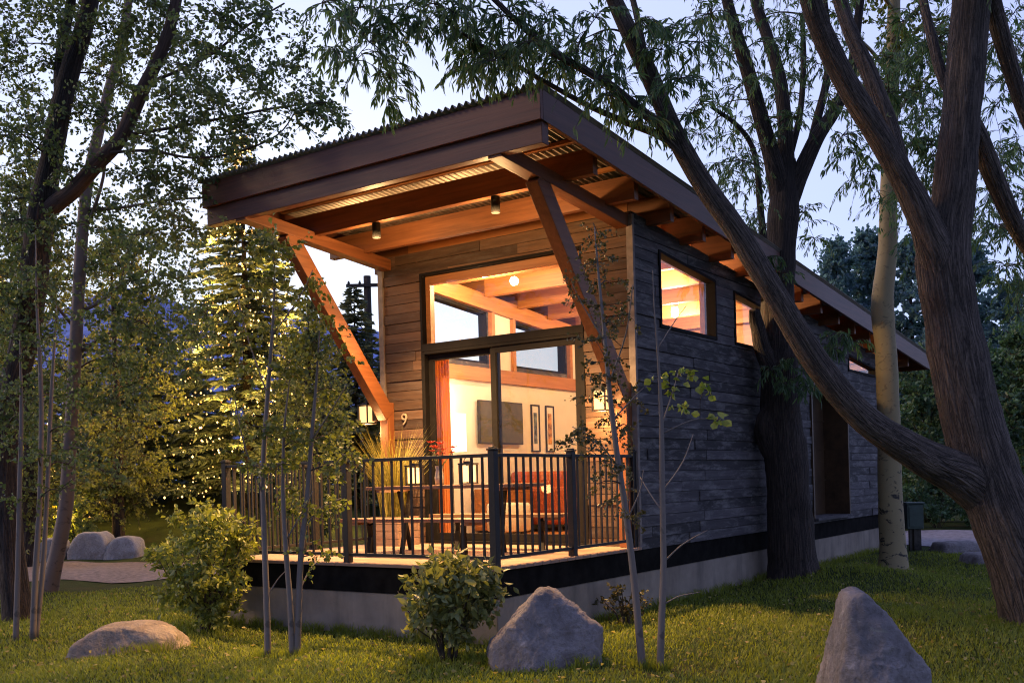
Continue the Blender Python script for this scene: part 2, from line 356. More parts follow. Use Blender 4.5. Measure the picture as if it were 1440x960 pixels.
# ------------------------------------------------------------------ ground
def gh(x, y):
    """height of the ground"""
    x = np.asarray(x, float); y = np.asarray(y, float)
    dx = x-CAM[0]; dy = y-CAM[1]; q = dx*FW[0]+dy*FW[1]; l = dx*R0[0]+dy*R0[1]
    h = .035*np.sin(x*1.3+.5)*np.cos(y*1.1)+.02*np.sin(x*2.9+y*2.3)
    h = h*(1-sst(0, 1, 1-np.clip(np.maximum(np.maximum(-3.7-x, x-.15), np.maximum(-.1-y, y-13.2)), 0, 1)))
    h += 1.25*sst(21.2, 30, q)*sst(-2.5, -7, l)
    h += .16*np.exp(-((x-.95)**2+(y-6.35)**2)/.55)
    return h
def axis_pts(a, b, c, step, far):
    core = np.arange(a, b, step); lo = a-np.geomspace(step, far, 26)[::-1]; hi = b-step+np.geomspace(step, far, 26)
    return np.concatenate([lo, core, hi])
xs = axis_pts(-17, 8, 0, .16, 3500); ys = axis_pts(-5, 19, 0, .16, 3500)
X, Y = np.meshgrid(xs, ys, indexing='ij'); Z = gh(X, Y)
V = np.stack([X, Y, Z], -1).reshape(-1, 3); ny = len(ys)
I = (np.arange(len(xs)-1)[:, None]*ny+np.arange(ny-1)[None]).ravel()
mb = MB(); mb.add(V, np.stack([I, I+ny, I+ny+1, I+1], 1).tolist(), .5, None, True)
tag(mb.build('ground', M['lawn']), kind='structure')
def strip(name, pts, width, mat, lift):
    P = smoothpath([(*p, w) for p, w in zip(pts, width)], 14); t = np.gradient(P[:, :2], axis=0); t /= np.linalg.norm(t, axis=1)[:, None]
    nrm = np.stack([-t[:, 1], t[:, 0]], 1); K = 15; V = []
    for i in range(len(P)):
        for k in range(K):
            s = (k/(K-1)-.5); e = 1+.10*math.sin(i*.9)*(abs(s) > .45)
            xy = P[i, :2]+nrm[i]*P[i, 2]*s*e; V.append((*xy, float(gh(*xy))+lift))
    F = [(i*K+k, i*K+k+1, (i+1)*K+k+1, (i+1)*K+k) for i in range(len(P)-1) for k in range(K-1)]
    m = MB(); m.add(V, F, .5, None, True); return tag(m.build(name, mat), kind='structure')
strip('gravel_path', [(-30, -10), (-20, -2.6), (-13, 2.2), (-9, 5.5), (-8.5, 11), (-9, 17)], [5.0, 4.6, 4.2, 3.2, 2.5, 2.4], M['gravel'], .012)
strip('road', [(-14, 19), (-6, 16.6), (1, 14.6), (7, 13.6), (20, 13.8), (50, 18)], [4.2, 4.2, 4.4, 4.6, 4.8, 5], M['asphalt'], .014)
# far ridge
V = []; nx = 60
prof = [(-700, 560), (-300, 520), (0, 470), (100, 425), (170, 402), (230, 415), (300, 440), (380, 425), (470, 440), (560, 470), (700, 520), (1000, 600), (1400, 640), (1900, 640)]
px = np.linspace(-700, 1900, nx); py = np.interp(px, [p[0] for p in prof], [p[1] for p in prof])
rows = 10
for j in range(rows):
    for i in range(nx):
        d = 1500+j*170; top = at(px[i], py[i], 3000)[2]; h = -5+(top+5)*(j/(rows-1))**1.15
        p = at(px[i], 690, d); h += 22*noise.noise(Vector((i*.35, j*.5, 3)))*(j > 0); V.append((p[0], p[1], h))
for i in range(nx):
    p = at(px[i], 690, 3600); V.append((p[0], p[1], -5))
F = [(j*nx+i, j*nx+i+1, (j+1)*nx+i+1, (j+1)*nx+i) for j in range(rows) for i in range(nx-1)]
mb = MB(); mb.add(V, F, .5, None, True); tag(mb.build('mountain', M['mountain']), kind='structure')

# ------------------------------------------------------------------ cabin
D0 = .66                       # deck level
XL, XR, YF, YB = -3.51, 0., 2.57, 12.95
def rt(y): return 4.676-.084*(y-.2)      # top of roof
cab = thing('cabin', 'modern one-room cabin of weathered planks with a tilted metal shed roof and railed front deck', 'cabin')
def clip(poly, a, b, c):
    """keep a*s+b*z<=c"""
    out = []
    for i in range(len(poly)):
        p, q = poly[i], poly[(i+1) % len(poly)]; fp = a*p[0]+b*p[1]-c; fq = a*q[0]+b*q[1]-c
        if fp <= 0: out.append(p)
        if fp*fq < 0: t = fp/(fp-fq); out.append((p[0]+(q[0]-p[0])*t, p[1]+(q[1]-p[1])*t))
    return out
def planks(mbd, to3, nrm, s0, s1, z0, topfn, openings, row=.118, thick=.022, seed=0):
    """horizontal boards over the span s0..s1; openings = (a, b, sill, head at a, head at b)"""
    rr = random.Random(seed); z = z0; k = 0
    while z < max(topfn(s0), topfn(s1)):
        s = s0-rr.uniform(0, 2.2); h = row-.007
        while s < s1:
            L = rr.uniform(1.1, 3.4); a, b = max(s, s0), min(s+L-.003, s1); s += L
            if b-a < .02: continue
            pieces = [[(a, z), (b, z), (b, z+h), (a, z+h)]]
            for (oa, ob, sill, ha, hb) in openings:
                sl = (hb-ha)/(ob-oa); nw = []
                for p in pieces:
                    nw.append(clip(p, 1, 0, oa)); nw.append(clip(p, -1, 0, -ob))
                    mid = clip(clip(p, -1, 0, -oa), 1, 0, ob)
                    if len(mid) > 2: nw.append(clip(mid, 0, 1, sill)); nw.append(clip(mid, sl, -1, sl*oa-ha))
                pieces = [p for p in nw if len(p) > 2]
            sl = (topfn(s1)-topfn(s0))/(s1-s0); tone = rr.random(); dep = thick+rr.uniform(-.013, .011); tilt = 0
            for p in pieces:
                p = clip(p, -sl, 1, topfn(s0)-sl*s0)
                if len(p) < 3: continue
                ar = abs(sum(p[i][0]*p[(i+1) % len(p)][1]-p[(i+1) % len(p)][0]*p[i][1] for i in range(len(p))))/2
                if ar < 1e-4: continue
                mbd.prism([to3(*q) for q in p], np.array(nrm)*dep, tone)
        z += row; k += 1
def wallsheet(mbd, to3, nrm, s0, s1, z0, topfn, openings, t):
    """backing wall: panels around sloped-head openings"""
    cuts = sorted({s0, s1, *[o[0] for o in openings], *[o[1] for o in openings]})
    for a, b in zip(cuts[:-1], cuts[1:]):
        op = [o for o in openings if o[0] <= a+1e-6 and o[1] >= b-1e-6]
        if not op: mbd.prism([to3(a, z0), to3(b, z0), to3(b, topfn(b)), to3(a, topfn(a))], np.array(nrm)*t)
        else:
            o = op[0]; hd = lambda s: o[3]+(o[4]-o[3])*(s-o[0])/(o[1]-o[0])
            if o[2] > z0+.01: mbd.prism([to3(a, z0), to3(b, z0), to3(b, o[2]), to3(a, o[2])], np.array(nrm)*t)
            mbd.prism([to3(a, hd(a)), to3(b, hd(b)), to3(b, topfn(b)), to3(a, topfn(a))], np.array(nrm)*t)
def hd(y): return 4.134-.084*y
SILL = 3.018
side_wins = [(3.13, 4.635, SILL, hd(3.13), hd(4.635)), (5.19, 6.70, SILL, hd(5.19), hd(6.70)), (9.85, 11.4, SILL, hd(9.85), hd(11.4))]
recess = (7.95, 9.72, .70, 2.74, 2.74)
walltop = lambda y: rt(y)-.31
# foundation
mb = MB(); zf = D0-.27
mb.box(XL, XR-.002, .0, YB, -.25, zf)
mb.build('foundation', M['concrete'], cab, .012)
mb = MB(); mb.box(XL-.01, XR+.008, -.01, .03, zf+.003, D0-.032); mb.box(XR-.03, XR+.008, .032, YF, zf+.003, D0-.032); mb.box(XL-.01, XL+.03, .032, YF, zf+.003, D0-.032)
mb.box(XR-.03, XR+.006, YF+.003, YB, zf+.003, D0-.032)
mb.build('rim_board', M['skirt'], cab)
mb = MB(); y = -.035; rr = random.Random(3)
while y < YF-.02:
    for (a, b) in ((XL-.03, XL+1.8+rr.uniform(-.3, .3)), (0, 0)):
        if b-a > .1:
            mb.box(a, b-.002, y, min(y+.134, YF-.01), D0-.03, D0, rr.random()); mb.box(b+.002, XR+.03, y, min(y+.134, YF-.01), D0-.03, D0, rr.random())
    y += .14
mb.build('deck_floor', M['deck'], cab, .003)
# walls: backing + boards in one mesh per wall
def wall(to3, out, s0, s1, topfn, ops, mat, seed, label=None):
    m = MB(); wallsheet(m, to3, -np.array(out), s0, s1, D0-.02, topfn, ops, .12); planks(m, to3, out, s0, s1, D0-.03, topfn, ops, seed=seed)
    o = m.build('wall', mat, cab); 
    if label: o['label'] = label
    return o
fdoor = (-2.885, -.605, D0-.05, 3.905, 3.905)
wall(lambda s, z: (s, YF, z), (0, -1, 0), XL+.002, XR-.002, lambda s: rt(YF)-.3, [fdoor], M['plank'], 1, 'plank front wall around the glass doors')
wall(lambda s, z: (XR, s, z), (1, 0, 0), YF, YB, walltop, side_wins+[recess], M['plank_y'], 2, 'long bluish grey plank side wall')
wall(lambda s, z: (XL, s, z), (-1, 0, 0), YF, YB, walltop, side_wins[:2], M['plank_y'], 3)
wall(lambda s, z: (s, YB, z), (0, 1, 0), XL+.002, XR-.002, lambda s: rt(YB)-.3, [], M['plank'], 4)
mb = MB(); mb.box(XR-.045, XR+.03, YF-.045, YF-.002, D0, rt(YF)-.34); mb.build('corner_trim', M['trimwood'], cab); mb = MB()
mb.box(XL-.03, XL+.045, YF-.045, YF-.002, D0, rt(YF)-.34)
mb.build('corner_trim', M['trimwood'], cab)
# interior lining
mb = MB(); mb.box(XL+.13, XR-.13, YF+.14, 8.0, D0-.06, D0-.001); mb.build('interior_floor', M['inwood_y'], cab)
mb = MB()
mb.box(XL+.125, XL+.14, YF+.14, 8, D0, 2.76); mb.box(XR-.14, XR-.125, YF+.14, 7.9, D0, 2.76)
for (a, b) in ((YF+.14, 3.11), (4.66, 5.17), (6.72, 8.0)):
    mb.prism([(XL+.125, a, 2.95), (XL+.125, b, 2.95), (XL+.125, b, hd(b)), (XL+.125, a, hd(a))], (.015, 0, 0))
    mb.prism([(XR-.14, a, 2.95), (XR-.14, b, 2.95), (XR-.14, b, hd(b)), (XR-.14, a, hd(a))], (.015, 0, 0))
mb.box(XL+.141, XR-.141, 7.9, 8.0, D0, 3.0)
mb.build('interior_wall', M['white'], cab)
mb = MB()
for x0, x1 in ((XL+.121, XL+.19), (XR-.19, XR-.121)):
    mb.box(x0, x1, YF+.14, 7.9, 2.762, 2.948)
    mb.prism([(x0, YF+.14, hd(YF+.14)+.003), (x0, 7.9, hd(7.9)+.003), (x0, 7.9, rt(7.9)-.34), (x0, YF+.14, rt(YF+.14)-.34)], (x1-x0, 0, 0))
    for y in (3.11, 4.66, 5.17, 6.72): mb.box(x0+.002, x1-.002, y-.035, y+.035, 2.949, hd(y))
mb.build('interior_trim', M['inwood_y'], cab)
mb = MB()
mb.prism([(XL+.142, 8.003, D0), (XR-.142, 8.003, D0), (XR-.142, 8.003, rt(8)-.05), (XL+.142, 8.003, rt(8)-.05)], (0, .06, 0))
mb.build('partition_wall', M['inwood'], cab)
mb = MB(); mb.box(XL+.125, XL+.145, 8.07, YB-.15, D0, 3.1); mb.build('interior_lining', M['inwood_y'], cab)
mb = MB(); mb.box(XL+.15, XR-.15, YB-.15, YB-.125, D0, 3.2); mb.build('interior_lining', M['inwood'], cab)
# ceiling boards inside
mb = MB(); n_ = 30; rr = random.Random(5)
for i in range(n_):
    x0 = XL+.002+i*(XR-XL-.004)/n_; x1 = x0+(XR-XL-.004)/n_-.003; ya, yb = YF-.05, YB
    mb.prism([(x0, ya, rt(ya)-.075), (x1, ya, rt(ya)-.075), (x1, yb, rt(yb)-.075), (x0, yb, rt(yb)-.075)], (0, 0, .02), rr.random())
mb.build('ceiling_boards', M['inwood_y'], cab)
# roof
XO0, XO1, YO0, YO1 = -3.94, .43, .2, 13.6
mb = MB(); wv = 58; K = wv*8+1; xx = np.linspace(XO0-.02, XO1+.02, K); zz = .021*np.cos(np.linspace(0, wv*2*math.pi, K)); zz = np.sign(zz)*.021*np.abs(zz/.021)**.75
rows = [YO0-.05, 4, 8, YO1+.05]; V = []
for y in rows: V += [(x, y, rt(y)+.012+z) for x, z in zip(xx, zz)]
F = [(j*K+i, j*K+i+1, (j+1)*K+i+1, (j+1)*K+i) for j in range(len(rows)-1) for i in range(K-1)]
mb.add(V, F, .5, None, True); roof = mb.build('roof', M['galv'], cab)
sm = roof.modifiers.new('s', 'SOLIDIFY'); sm.thickness = .003
mb = MB(); mb.box(XO0, XO1, YO0, YO0+.042, rt(YO0)-.27, rt(YO0)-.012); mb.build('fascia', M['stain_x'], roof, .004)
mb = MB(); mb.box(XO0+.02, XO1-.02, YO0+.046, YO0+.15, rt(YO0)-.455, rt(YO0)-.05, .35); mb.build('rim_beam', M['stain_x'], roof, .005)
for x in (XO1-.042, XO0):
    mb = MB(); mb.prism([(x, YO0+.044, rt(YO0)-.27), (x, YO1, rt(YO1)-.27), (x, YO1, rt(YO1)-.012), (x, YO0+.044, rt(YO0)-.012)], (.042, 0, 0), .4); mb.build('fascia', M['stain_y'], roof, .004)
mb = MB(); mb.box(XO0+.043, XO1-.043, YO1-.042, YO1, rt(YO1)-.27, rt(YO1)-.012); mb.build('fascia', M['stain_x'], roof)
RY = [1.26+.8*i for i in range(15)]
for i, y in enumerate(RY):
    mb = MB(); inside = y > YF
    zt, zb = rt(y)-(.13 if y < YF else .08), rt(y)-.375
    mb.box(XO0+.05, XO1-.12, y, y+.085, zb, zt, rr.random()); mb.build('rafter', M['rafter'], roof, .004)
for y in RY:      # inside the room the rafters are cased in pale fir
    if YF+.15 < y < 12.5 and abs(y-8) > .12: mb = MB(); mb.box(XL+.2, XR-.2, y-.006, y+.091, rt(y)-.387, rt(y)-.082, rr.random()); mb.build('ceiling_beam', M['inwood'], cab)
mb = MB()     # blocking strip under the corrugated sheet
for y in np.arange(.42, 2.5, .4):
    mb.box(XO0+.1, XO1-.1, y, y+.06, rt(y)-.055, rt(y)-.02)
mb.build('batten', M['inwood'], roof)
for x in (-.17, -3.475):
    mb = MB(); a, b = .26, YF-.025
    mb.prism([(x, a, rt(a)-.47), (x, b, rt(b)-.47), (x, b, rt(b)-.338), (x, a, rt(a)-.338)], (.15, 0, 0), .5); mb.build('beam', M['fir_y'], cab, .006)
    mb = MB(); mb.bar((x+.075, .90, rt(.9)-.44), (x+.075, YF-.10, D0+1.56), .135, .19, (1, 0, 0) if False else (0, 0, 1), .6); mb.build('brace', M['fir_d'], cab, .006)
    mb = MB(); mb.box(x+.01, x+.14, YF-.15, YF-.03, D0+.002, D0+1.72, .6); mb.build('post', M['fir_z'], cab, .006)
mb = MB()
# windows on the sides
def side_window(xw, out, o):
    a, b, sill, ha, hb = o; m = MB(); t = .035
    x0, x1 = (xw-.09, xw+.034) if out > 0 else (xw-.034, xw+.09)
    m.box(x0, x1, a, a+t, sill, ha-.003); m.box(x0, x1, b-t, b, sill, hb-.003)
    m.box(x0, x1, a+t, b-t, sill, sill+t)
    sl = (hb-ha)/(b-a)
    m.prism([(x0, a+t, ha+sl*t-t), (x0, b-t, hb-sl*t-t), (x0, b-t, hb-sl*t), (x0, a+t, ha+sl*t)], (x1-x0, 0, 0))
    f = m.build('window', M['bronze'], cab, .002)
    g = MB(); xm = (x0+x1)/2
    g.prism([(xm, a+t, sill+t), (xm, b-t, sill+t), (xm, b-t, hb-sl*t-t), (xm, a+t, ha+sl*t-t)], (.006, 0, 0)); g.f = g.f[:1]; g.smooth = g.smooth[:1]; g.build('pane', M['glass'], f)
for o in side_wins: side_window(XR, 1, o)
for o in side_wins[:2]: side_window(XL, -1, o)
# recessed side entry
mb = MB(); a, b, z0, z1 = .0, 0, recess[2], recess[3]
mb.box(XR-.42, XR+.045, recess[0], recess[0]+.05, z0, z1); mb.box(XR-.42, XR+.045, recess[1]-.05, recess[1], z0, z1)
mb.box(XR-.42, XR+.03, recess[0]+.052, recess[1]-.052, z1-.05, z1); mb.build('entry_surround', M['rusty'], cab)
mb = MB(); mb.box(XR-.40, XR+.09, recess[0]+.052, recess[1]-.052, z0-.03, z0+.01); mb.build('entry_sill', M['plank_y'], cab)
mb = MB(); mb.box(XR-.40, XR-.35, recess[0]+.052, recess[1]-.052, z0+.012, z1-.052)
for z in (z0+.55, z0+1.05, z0+1.5): mb.box(XR-.353, XR-.335, recess[0]+.053, recess[1]-.053, z, z+.025)
mb.build('entry_door', M['rusty'], cab)
# transom and sliding doors in the front
yd0, yd1 = YF-.028, YF+.10
xa, xb, zs, zh = -2.885, -.605, D0+.002, 3.905; zb_ = 3.013
mb = MB(); mb.box(xa, xb, yd0, yd1, zb_-.05, zb_+.04)
mb.box(xa, xa+.03, yd0, yd1, zb_+.041, zh); mb.box(xb-.03, xb, yd0, yd1, zb_+.041, zh); mb.box(xa+.031, xb-.031, yd0, yd1, zh-.03, zh)
tw = mb.build('transom_window', M['bronze'], cab, .003)
mb = MB(); mb.add([(xa+.03, YF+.03, zb_+.041), (xb-.03, YF+.03, zb_+.041), (xb-.03, YF+.03, zh-.03), (xa+.03, YF+.03, zh-.03)], [(0, 1, 2, 3)]); mb.build('pane', M['glass'], tw)
mb = MB(); mb.box(xa+.032, xa+.10, YF+.05, YF+.13, zb_+.042, zh-.032); mb.box(xb-.10, xb-.032, YF+.05, YF+.13, zb_+.042, zh-.032); mb.box(xa+.101, xb-.101, YF+.05, YF+.13, zh-.13, zh-.032)
mb.build('transom_lining', M['inwood'], tw)
mb = MB(); xm = -1.84
mb.box(xa, xa+.05, yd0, yd1, zs, zb_-.052); mb.box(xb-.05, xb, yd0, yd1, zs, zb_-.052); mb.box(xa+.051, xb-.051, yd0, yd1, zs, zs+.03); mb.box(xa+.051, xb-.051, yd0, yd1, zb_-.085, zb_-.052)
dr = mb.build('sliding_door', M['bronze'], cab, .003)
def leaf(x0, x1, y, glassm):
    m = MB(); t = .075
    m.box(x0, x0+t, y, y+.04, zs+.032, zb_-.088); m.box(x1-t, x1, y, y+.04, zs+.032, zb_-.088)
    m.box(x0+t, x1-t, y, y+.04, zs+.032, zs+.12); m.box(x0+t, x1-t, y, y+.04, zb_-.16, zb_-.088); o = m.build('door_leaf', M['bronze'], dr, .003)
    m = MB(); m.add([(x0+t, y+.02, zs+.12), (x1-t, y+.02, zs+.12), (x1-t, y+.02, zb_-.16), (x0+t, y+.02, zb_-.16)], [(0, 1, 2, 3)]); m.build('pane', glassm, dr)
leaf(xa+.052, xm+.05, YF+.045, M['glass']); leaf(xm-.03, xb-.052, YF-.01, M['screen'])
mb = MB(); mb.box(xm+.0, xm+.025, YF-.05, YF-.035, D0+.85, D0+1.15); mb.box(xm+.0, xm+.025, YF-.035, YF-.011, D0+.87, D0+.89); mb.box(xm+.0, xm+.025, YF-.035, YF-.011, D0+1.11, D0+1.13); mb.build('handle', M['black'], dr)
# house number
cu = bpy.data.curves.new('nine', 'FONT'); cu.body = '9'; cu.size = .20; cu.extrude = .008; cu.align_x = 'CENTER'
tmp = bpy.data.objects.new('nine_tmp', cu); col.objects.link(tmp); bpy.context.view_layer.update()
me = bpy.data.meshes.new_from_object(tmp.evaluated_get(bpy.context.evaluated_depsgraph_get())); bpy.data.objects.remove(tmp)
hn = bpy.data.objects.new('house_number', me); col.objects.link(hn); hn.parent = cab; hn.location = (-3.16, YF-.045, 2.10); hn.rotation_euler = (R_(90), 0, 0); me.materials.clear(); me.materials.append(plain('pale_brass', (.55, .45, .30), .4, .4))
# railing
H = .97; RZ = D0+H
mb = MB(); xl, xr, yf = XL+.05, XR-.03, .03
def rails(a, b):
    for z, w, h in ((RZ-.02, .05, .03), (D0+.075, .035, .03)): mb.bar((*a, z), (*b, z), w, h)
xm_ = (xl+xr)/2; ym_ = 1.285
rails((xl, yf), (xr, yf)); rails((xr, yf+.03), (xr, YF-.05)); rails((xl, yf+.03), (xl, YF-.05))
rail = mb.build('deck_railing', M['black'], cab, .003)
for (x, y) in ((xl, yf), (xm_, yf), (xr, yf), (xr, ym_), (xl, ym_), (xr, YF-.075), (xl, YF-.075)):
    mb = MB(); mb.box(x-.033, x+.033, y-.033, y+.033, D0+.002 if y > .1 else D0-.12, RZ+.02); mb.box(x-.042, x+.042, y-.042, y+.042, RZ+.021, RZ+.036); mb.box(x-.028, x+.028, y-.028, y+.028, RZ+.037, RZ+.05); mb.build('post', M['black'], rail, .003)
bal = None
def baluster(x, y):
    global bal
    if bal is None:
        m = MB(); m.box(-.009, .009, -.009, .009, D0+.09, RZ-.036); bal = m.build('baluster', M['black'], rail); bal.location = (x, y, 0); return
    c = bal.copy(); col.objects.link(c); c.parent = rail; c.location = (x, y, 0)
for a, b in ((xl, xm_), (xm_, xr)):
    k = 15
    for i in range(1, k): baluster(a+(b-a)*i/k, yf)
for x in (xr, xl):
    for a, b in ((yf, ym_), (ym_, YF-.075)):
        k = 11
        for i in range(1, k): baluster(x, a+(b-a)*i/k)

# ------------------------------------------------------------------ wall lanterns
M['lampglow'] = emit('frosted_lantern_glass', (1, .55, .20), .22)
def lantern(loc, label, group, energy, s=1.0, name='wall_lantern', bracket=None, glow=None):
    t = thing(name, label, 'lantern', group=group); t.location = loc
    m = MB(); w = .075*s; h = .22*s
    m.box(-w-.008, w+.008, -w-.008, w+.008, -.012, 0); m.box(-w-.012, w+.012, -w-.012, w+.012, h, h+.016)
    for sx in (-1, 1):
        for sy in (-1, 1): m.box(sx*w-.007, sx*w+.007, sy*w-.007, sy*w+.007, .001, h-.001)
    m.box(-w*.55, w*.55, -w*.55, w*.55, h+.017, h+.035)
    if bracket: m.bar((0, 0, h+.05), (bracket[0], bracket[1], h+.05), .02, .02); m.bar((0, 0, h+.036), (0, 0, h+.06), .02, .02, (1, 0, 0)); m.box(bracket[0]-.03, bracket[0]+.03, bracket[1]-.015, bracket[1]+.015, .02, h+.10)
    else:
        th = np.linspace(0, math.pi, 9); m.tube(np.stack([np.cos(th)*w*.9, th*0, h+.02+np.sin(th)*.07*s], 1), .004, 6)
    m.build('frame', M['iron'], t)
    m = MB(); g = w-.012; m.box(-g, g, -g, g, .012, h-.012); m.build('glass', glow or M['lampglow'], t)
    L = bpy.data.lights.new('lantern_light', 'POINT'); L.energy = energy; L.color = (1, .52, .19); L.shadow_soft_size = .09*s
    lo = bpy.data.objects.new('lantern_light', L); col.objects.link(lo); lo.parent = t; lo.location = (0, 0, -.10*s)
    return t
E_LAN = 5
lantern((-3.66, 2.40, 2.14), 'square glass wall lantern glowing beside the left roof brace and the number 9', 'wall lanterns on the cabin', E_LAN, 1.0, bracket=(.13, .0))
lantern((-.30, 2.38, 2.10), 'square glass wall lantern glowing behind sapling leaves near the right roof brace', 'wall lanterns on the cabin', E_LAN*.75, 1.0, bracket=(0, .15))
M['candle'] = emit('candle_glass', (1, .58, .22), .3)
def downlight(x, y, label, e):
    t = thing('downlight', label, 'downlight', group='downlights under the porch roof'); z = rt(y)-.53; t.location = (x, y, z)
    m = MB(); m.lathe([(0, .152), (.045, .152), (.045, -.005), (.038, -.005), (.036, .05), (0, .05)], (0, 0, 0), 18); m.build('housing', M['bronze'], t)
    m = MB(); m.lathe([(0, .012), (.034, .014), (.034, .046), (0, .048)], (0, 0, 0), 16); m.build('lens', M['bulb'], t)
    L = bpy.data.lights.new('downlight_lamp', 'SPOT'); L.energy = e; L.color = (1, .57, .23); L.shadow_soft_size = .05; L.spot_size = R_(112); L.spot_blend = .7
    lo = bpy.data.objects.new('downlight_lamp', L); col.objects.link(lo); lo.parent = t; lo.location = (0, 0, -.02)
    L = bpy.data.lights.new('downlight_fill', 'POINT'); L.energy = e*.034; L.color = (1, .57, .23); L.shadow_soft_size = .06     # added fill lamp that softly brightens the rafters
    lo = bpy.data.objects.new('downlight_fill', L); col.objects.link(lo); lo.parent = t; lo.location = (0, 0, -.10)
M['bulb'] = emit('recessed_bulb', (1, .74, .36), 8)
downlight(-.84, 1.30, 'small cylindrical downlight under the foremost rafter, close to the right brace', 180)
downlight(-2.43, 1.30, 'small cylindrical downlight under the foremost rafter, near the left roof beam', 180)
# ------------------------------------------------------------------ deck furniture
def trestle_legs(t, xs_, ya, yb, z, spread):
    for x in xs_:
        for sgn in (1, -1):
            m = MB(); yc = (ya+yb)/2; m.bar((x-.06*sgn, yc+sgn*(yb-ya)*.28, z), (x+spread*sgn*.3, yc-sgn*(yb-ya)*.45, D0+.004), .028, .045, (1, 0, 0)); m.build('leg', M['bronze'], t)
def slat_top(name, t, x0, x1, y0, y1, z, n, th=.035):
    m = MB(); w = (y1-y0)/n
    for i in range(n): m.box(x0, x1, y0+i*w, y0+(i+1)*w-.006, z-th, z, random.random())
    m.box(x0+.15, x0+.2, y0+.01, y1-.01, z-th-.03, z-th-.001); m.box(x1-.2, x1-.15, y0+.01, y1-.01, z-th-.03, z-th-.001)
    return m.build(name, M['bench'], t, .003)
tb = thing('deck_table', 'long slatted wood table with slanted dark legs between two benches on the deck', 'table')
slat_top('tabletop', tb, -2.42, -.50, 1.0, 1.55, D0+.70, 5); trestle_legs(tb, (-2.1, -.85), 1.0, 1.55, D0+.64, .5)
for (x0, x1, y0, lb) in ((-2.42, -.62, .62, 'slatted wood bench nearest the front railing of the deck'), (-2.15, -.45, 1.72, 'slatted wood bench between the table and the glass doors')):
    b = thing('bench', lb, 'bench', group='benches on the deck'); slat_top('seat', b, x0, x1, y0, y0+.26, D0+.38, 3); trestle_legs(b, (x0+.3, x1-.3), y0-.02, y0+.28, D0+.32, .3)
lantern((-1.98, 1.30, D0+.715), 'small square candle lantern on the table end nearest the tall grass planter', 'candle lanterns on the table', 1.2, .85, 'table_lantern', None, M['candle'])
lantern((-1.25, 1.28, D0+.715), 'small square candle lantern on the table beside the flower vase and door mullion', 'candle lanterns on the table', 1.2, .85, 'table_lantern', None, M['candle'])
vz = thing('flower_vase', 'glass vase of red flowers standing between the two table lanterns', 'vase')
vx, vy = -1.62, 1.27
mb = MB(); mb.lathe([(0, D0+.702), (.045, D0+.702), (.05, D0+.78), (.035, D0+.86), (.045, D0+.90)], (vx, vy, 0), 16); mb.build('vase', plain('vase_glass', (.35, .34, .28), .15), vz)
mb = MB(); hp = []
for i in range(11):
    a = i*2.4; r = .05+.11*random.random(); p = np.array([vx+r*math.cos(a), vy+r*math.sin(a), D0+1.0+.14*random.random()]); hp.append(p); mb.tube([(vx, vy, D0+.86), (vx+.5*r*math.cos(a), vy+.5*r*math.sin(a), D0+.95), p], .004, 5)
mb.build('stem', M['lf_shrub'], vz)
mb = MB()
for p in hp:
    for k in range(6):
        a = k*1.05; d = np.array([math.cos(a), math.sin(a), .5]); e = np.array([-math.sin(a), math.cos(a), 0]); mb.add([p, p+.03*d+.018*e, p+.05*d, p+.03*d-.018*e], [(0, 1, 2, 3)], .5)
mb.build('petals', plain('red_petal', (.45, .06, .03), .6), vz)
pl = thing('grass_planter', 'square wooden planter of tall golden grass standing against the left front wall', 'planter')
mb = MB(); px0, px1, py0, py1 = -3.26, -2.84, 1.98, 2.38
for k in range(4):
    z = D0+.003+k*.085
    mb.box(px0, px1, py0, py0+.025, z, z+.08, random.random()); mb.box(px0, px1, py1-.025, py1, z, z+.08, random.random()); mb.box(px0, px0+.025, py0+.026, py1-.026, z, z+.08, random.random()); mb.box(px1-.025, px1, py0+.026, py1-.026, z, z+.08, random.random())
mb.build('box', M['deck'], pl); mb = MB(); mb.box(px0+.026, px1-.026, py0+.026, py1-.026, D0+.2, D0+.31); mb.build('soil', plain('soil', (.04, .03, .02), 1), pl)
def blades(cx, cy_, z, n, h0, h1, rad, w, lean):
    a = rng.uniform(0, 2*np.pi, n); r = rad*np.sqrt(rng.uniform(0, 1, n)); b = np.stack([cx+r*np.cos(a), cy_+r*np.sin(a), np.full(n, z)], 1)
    az = a+rng.normal(0, .7, n); h = rng.uniform(h0, h1, n); ln = h*rng.uniform(.1, 1, n)*lean; o = np.stack([np.cos(az), np.sin(az), 0*az], 1); sd_ = np.stack([-np.sin(az+1), np.cos(az+1), 0*az], 1)*w/2
    p1 = b+o*(ln*.25)[:, None]; p1[:, 2] += h*.6; p2 = b+o*ln[:, None]; p2[:, 2] += h
    return np.stack([b-sd_, b+sd_, p1+sd_*.8, p1-sd_*.8, p2], 1)
Vb = blades(-3.05, 2.18, D0+.3, 420, .5, 1.15, .16, .011, .55)
fast_mesh('tall_grass', Vb, 5, [(0, 1, 2, 3), (3, 2, 4)], M['reedgrass'], rng.random(len(Vb)), pl)

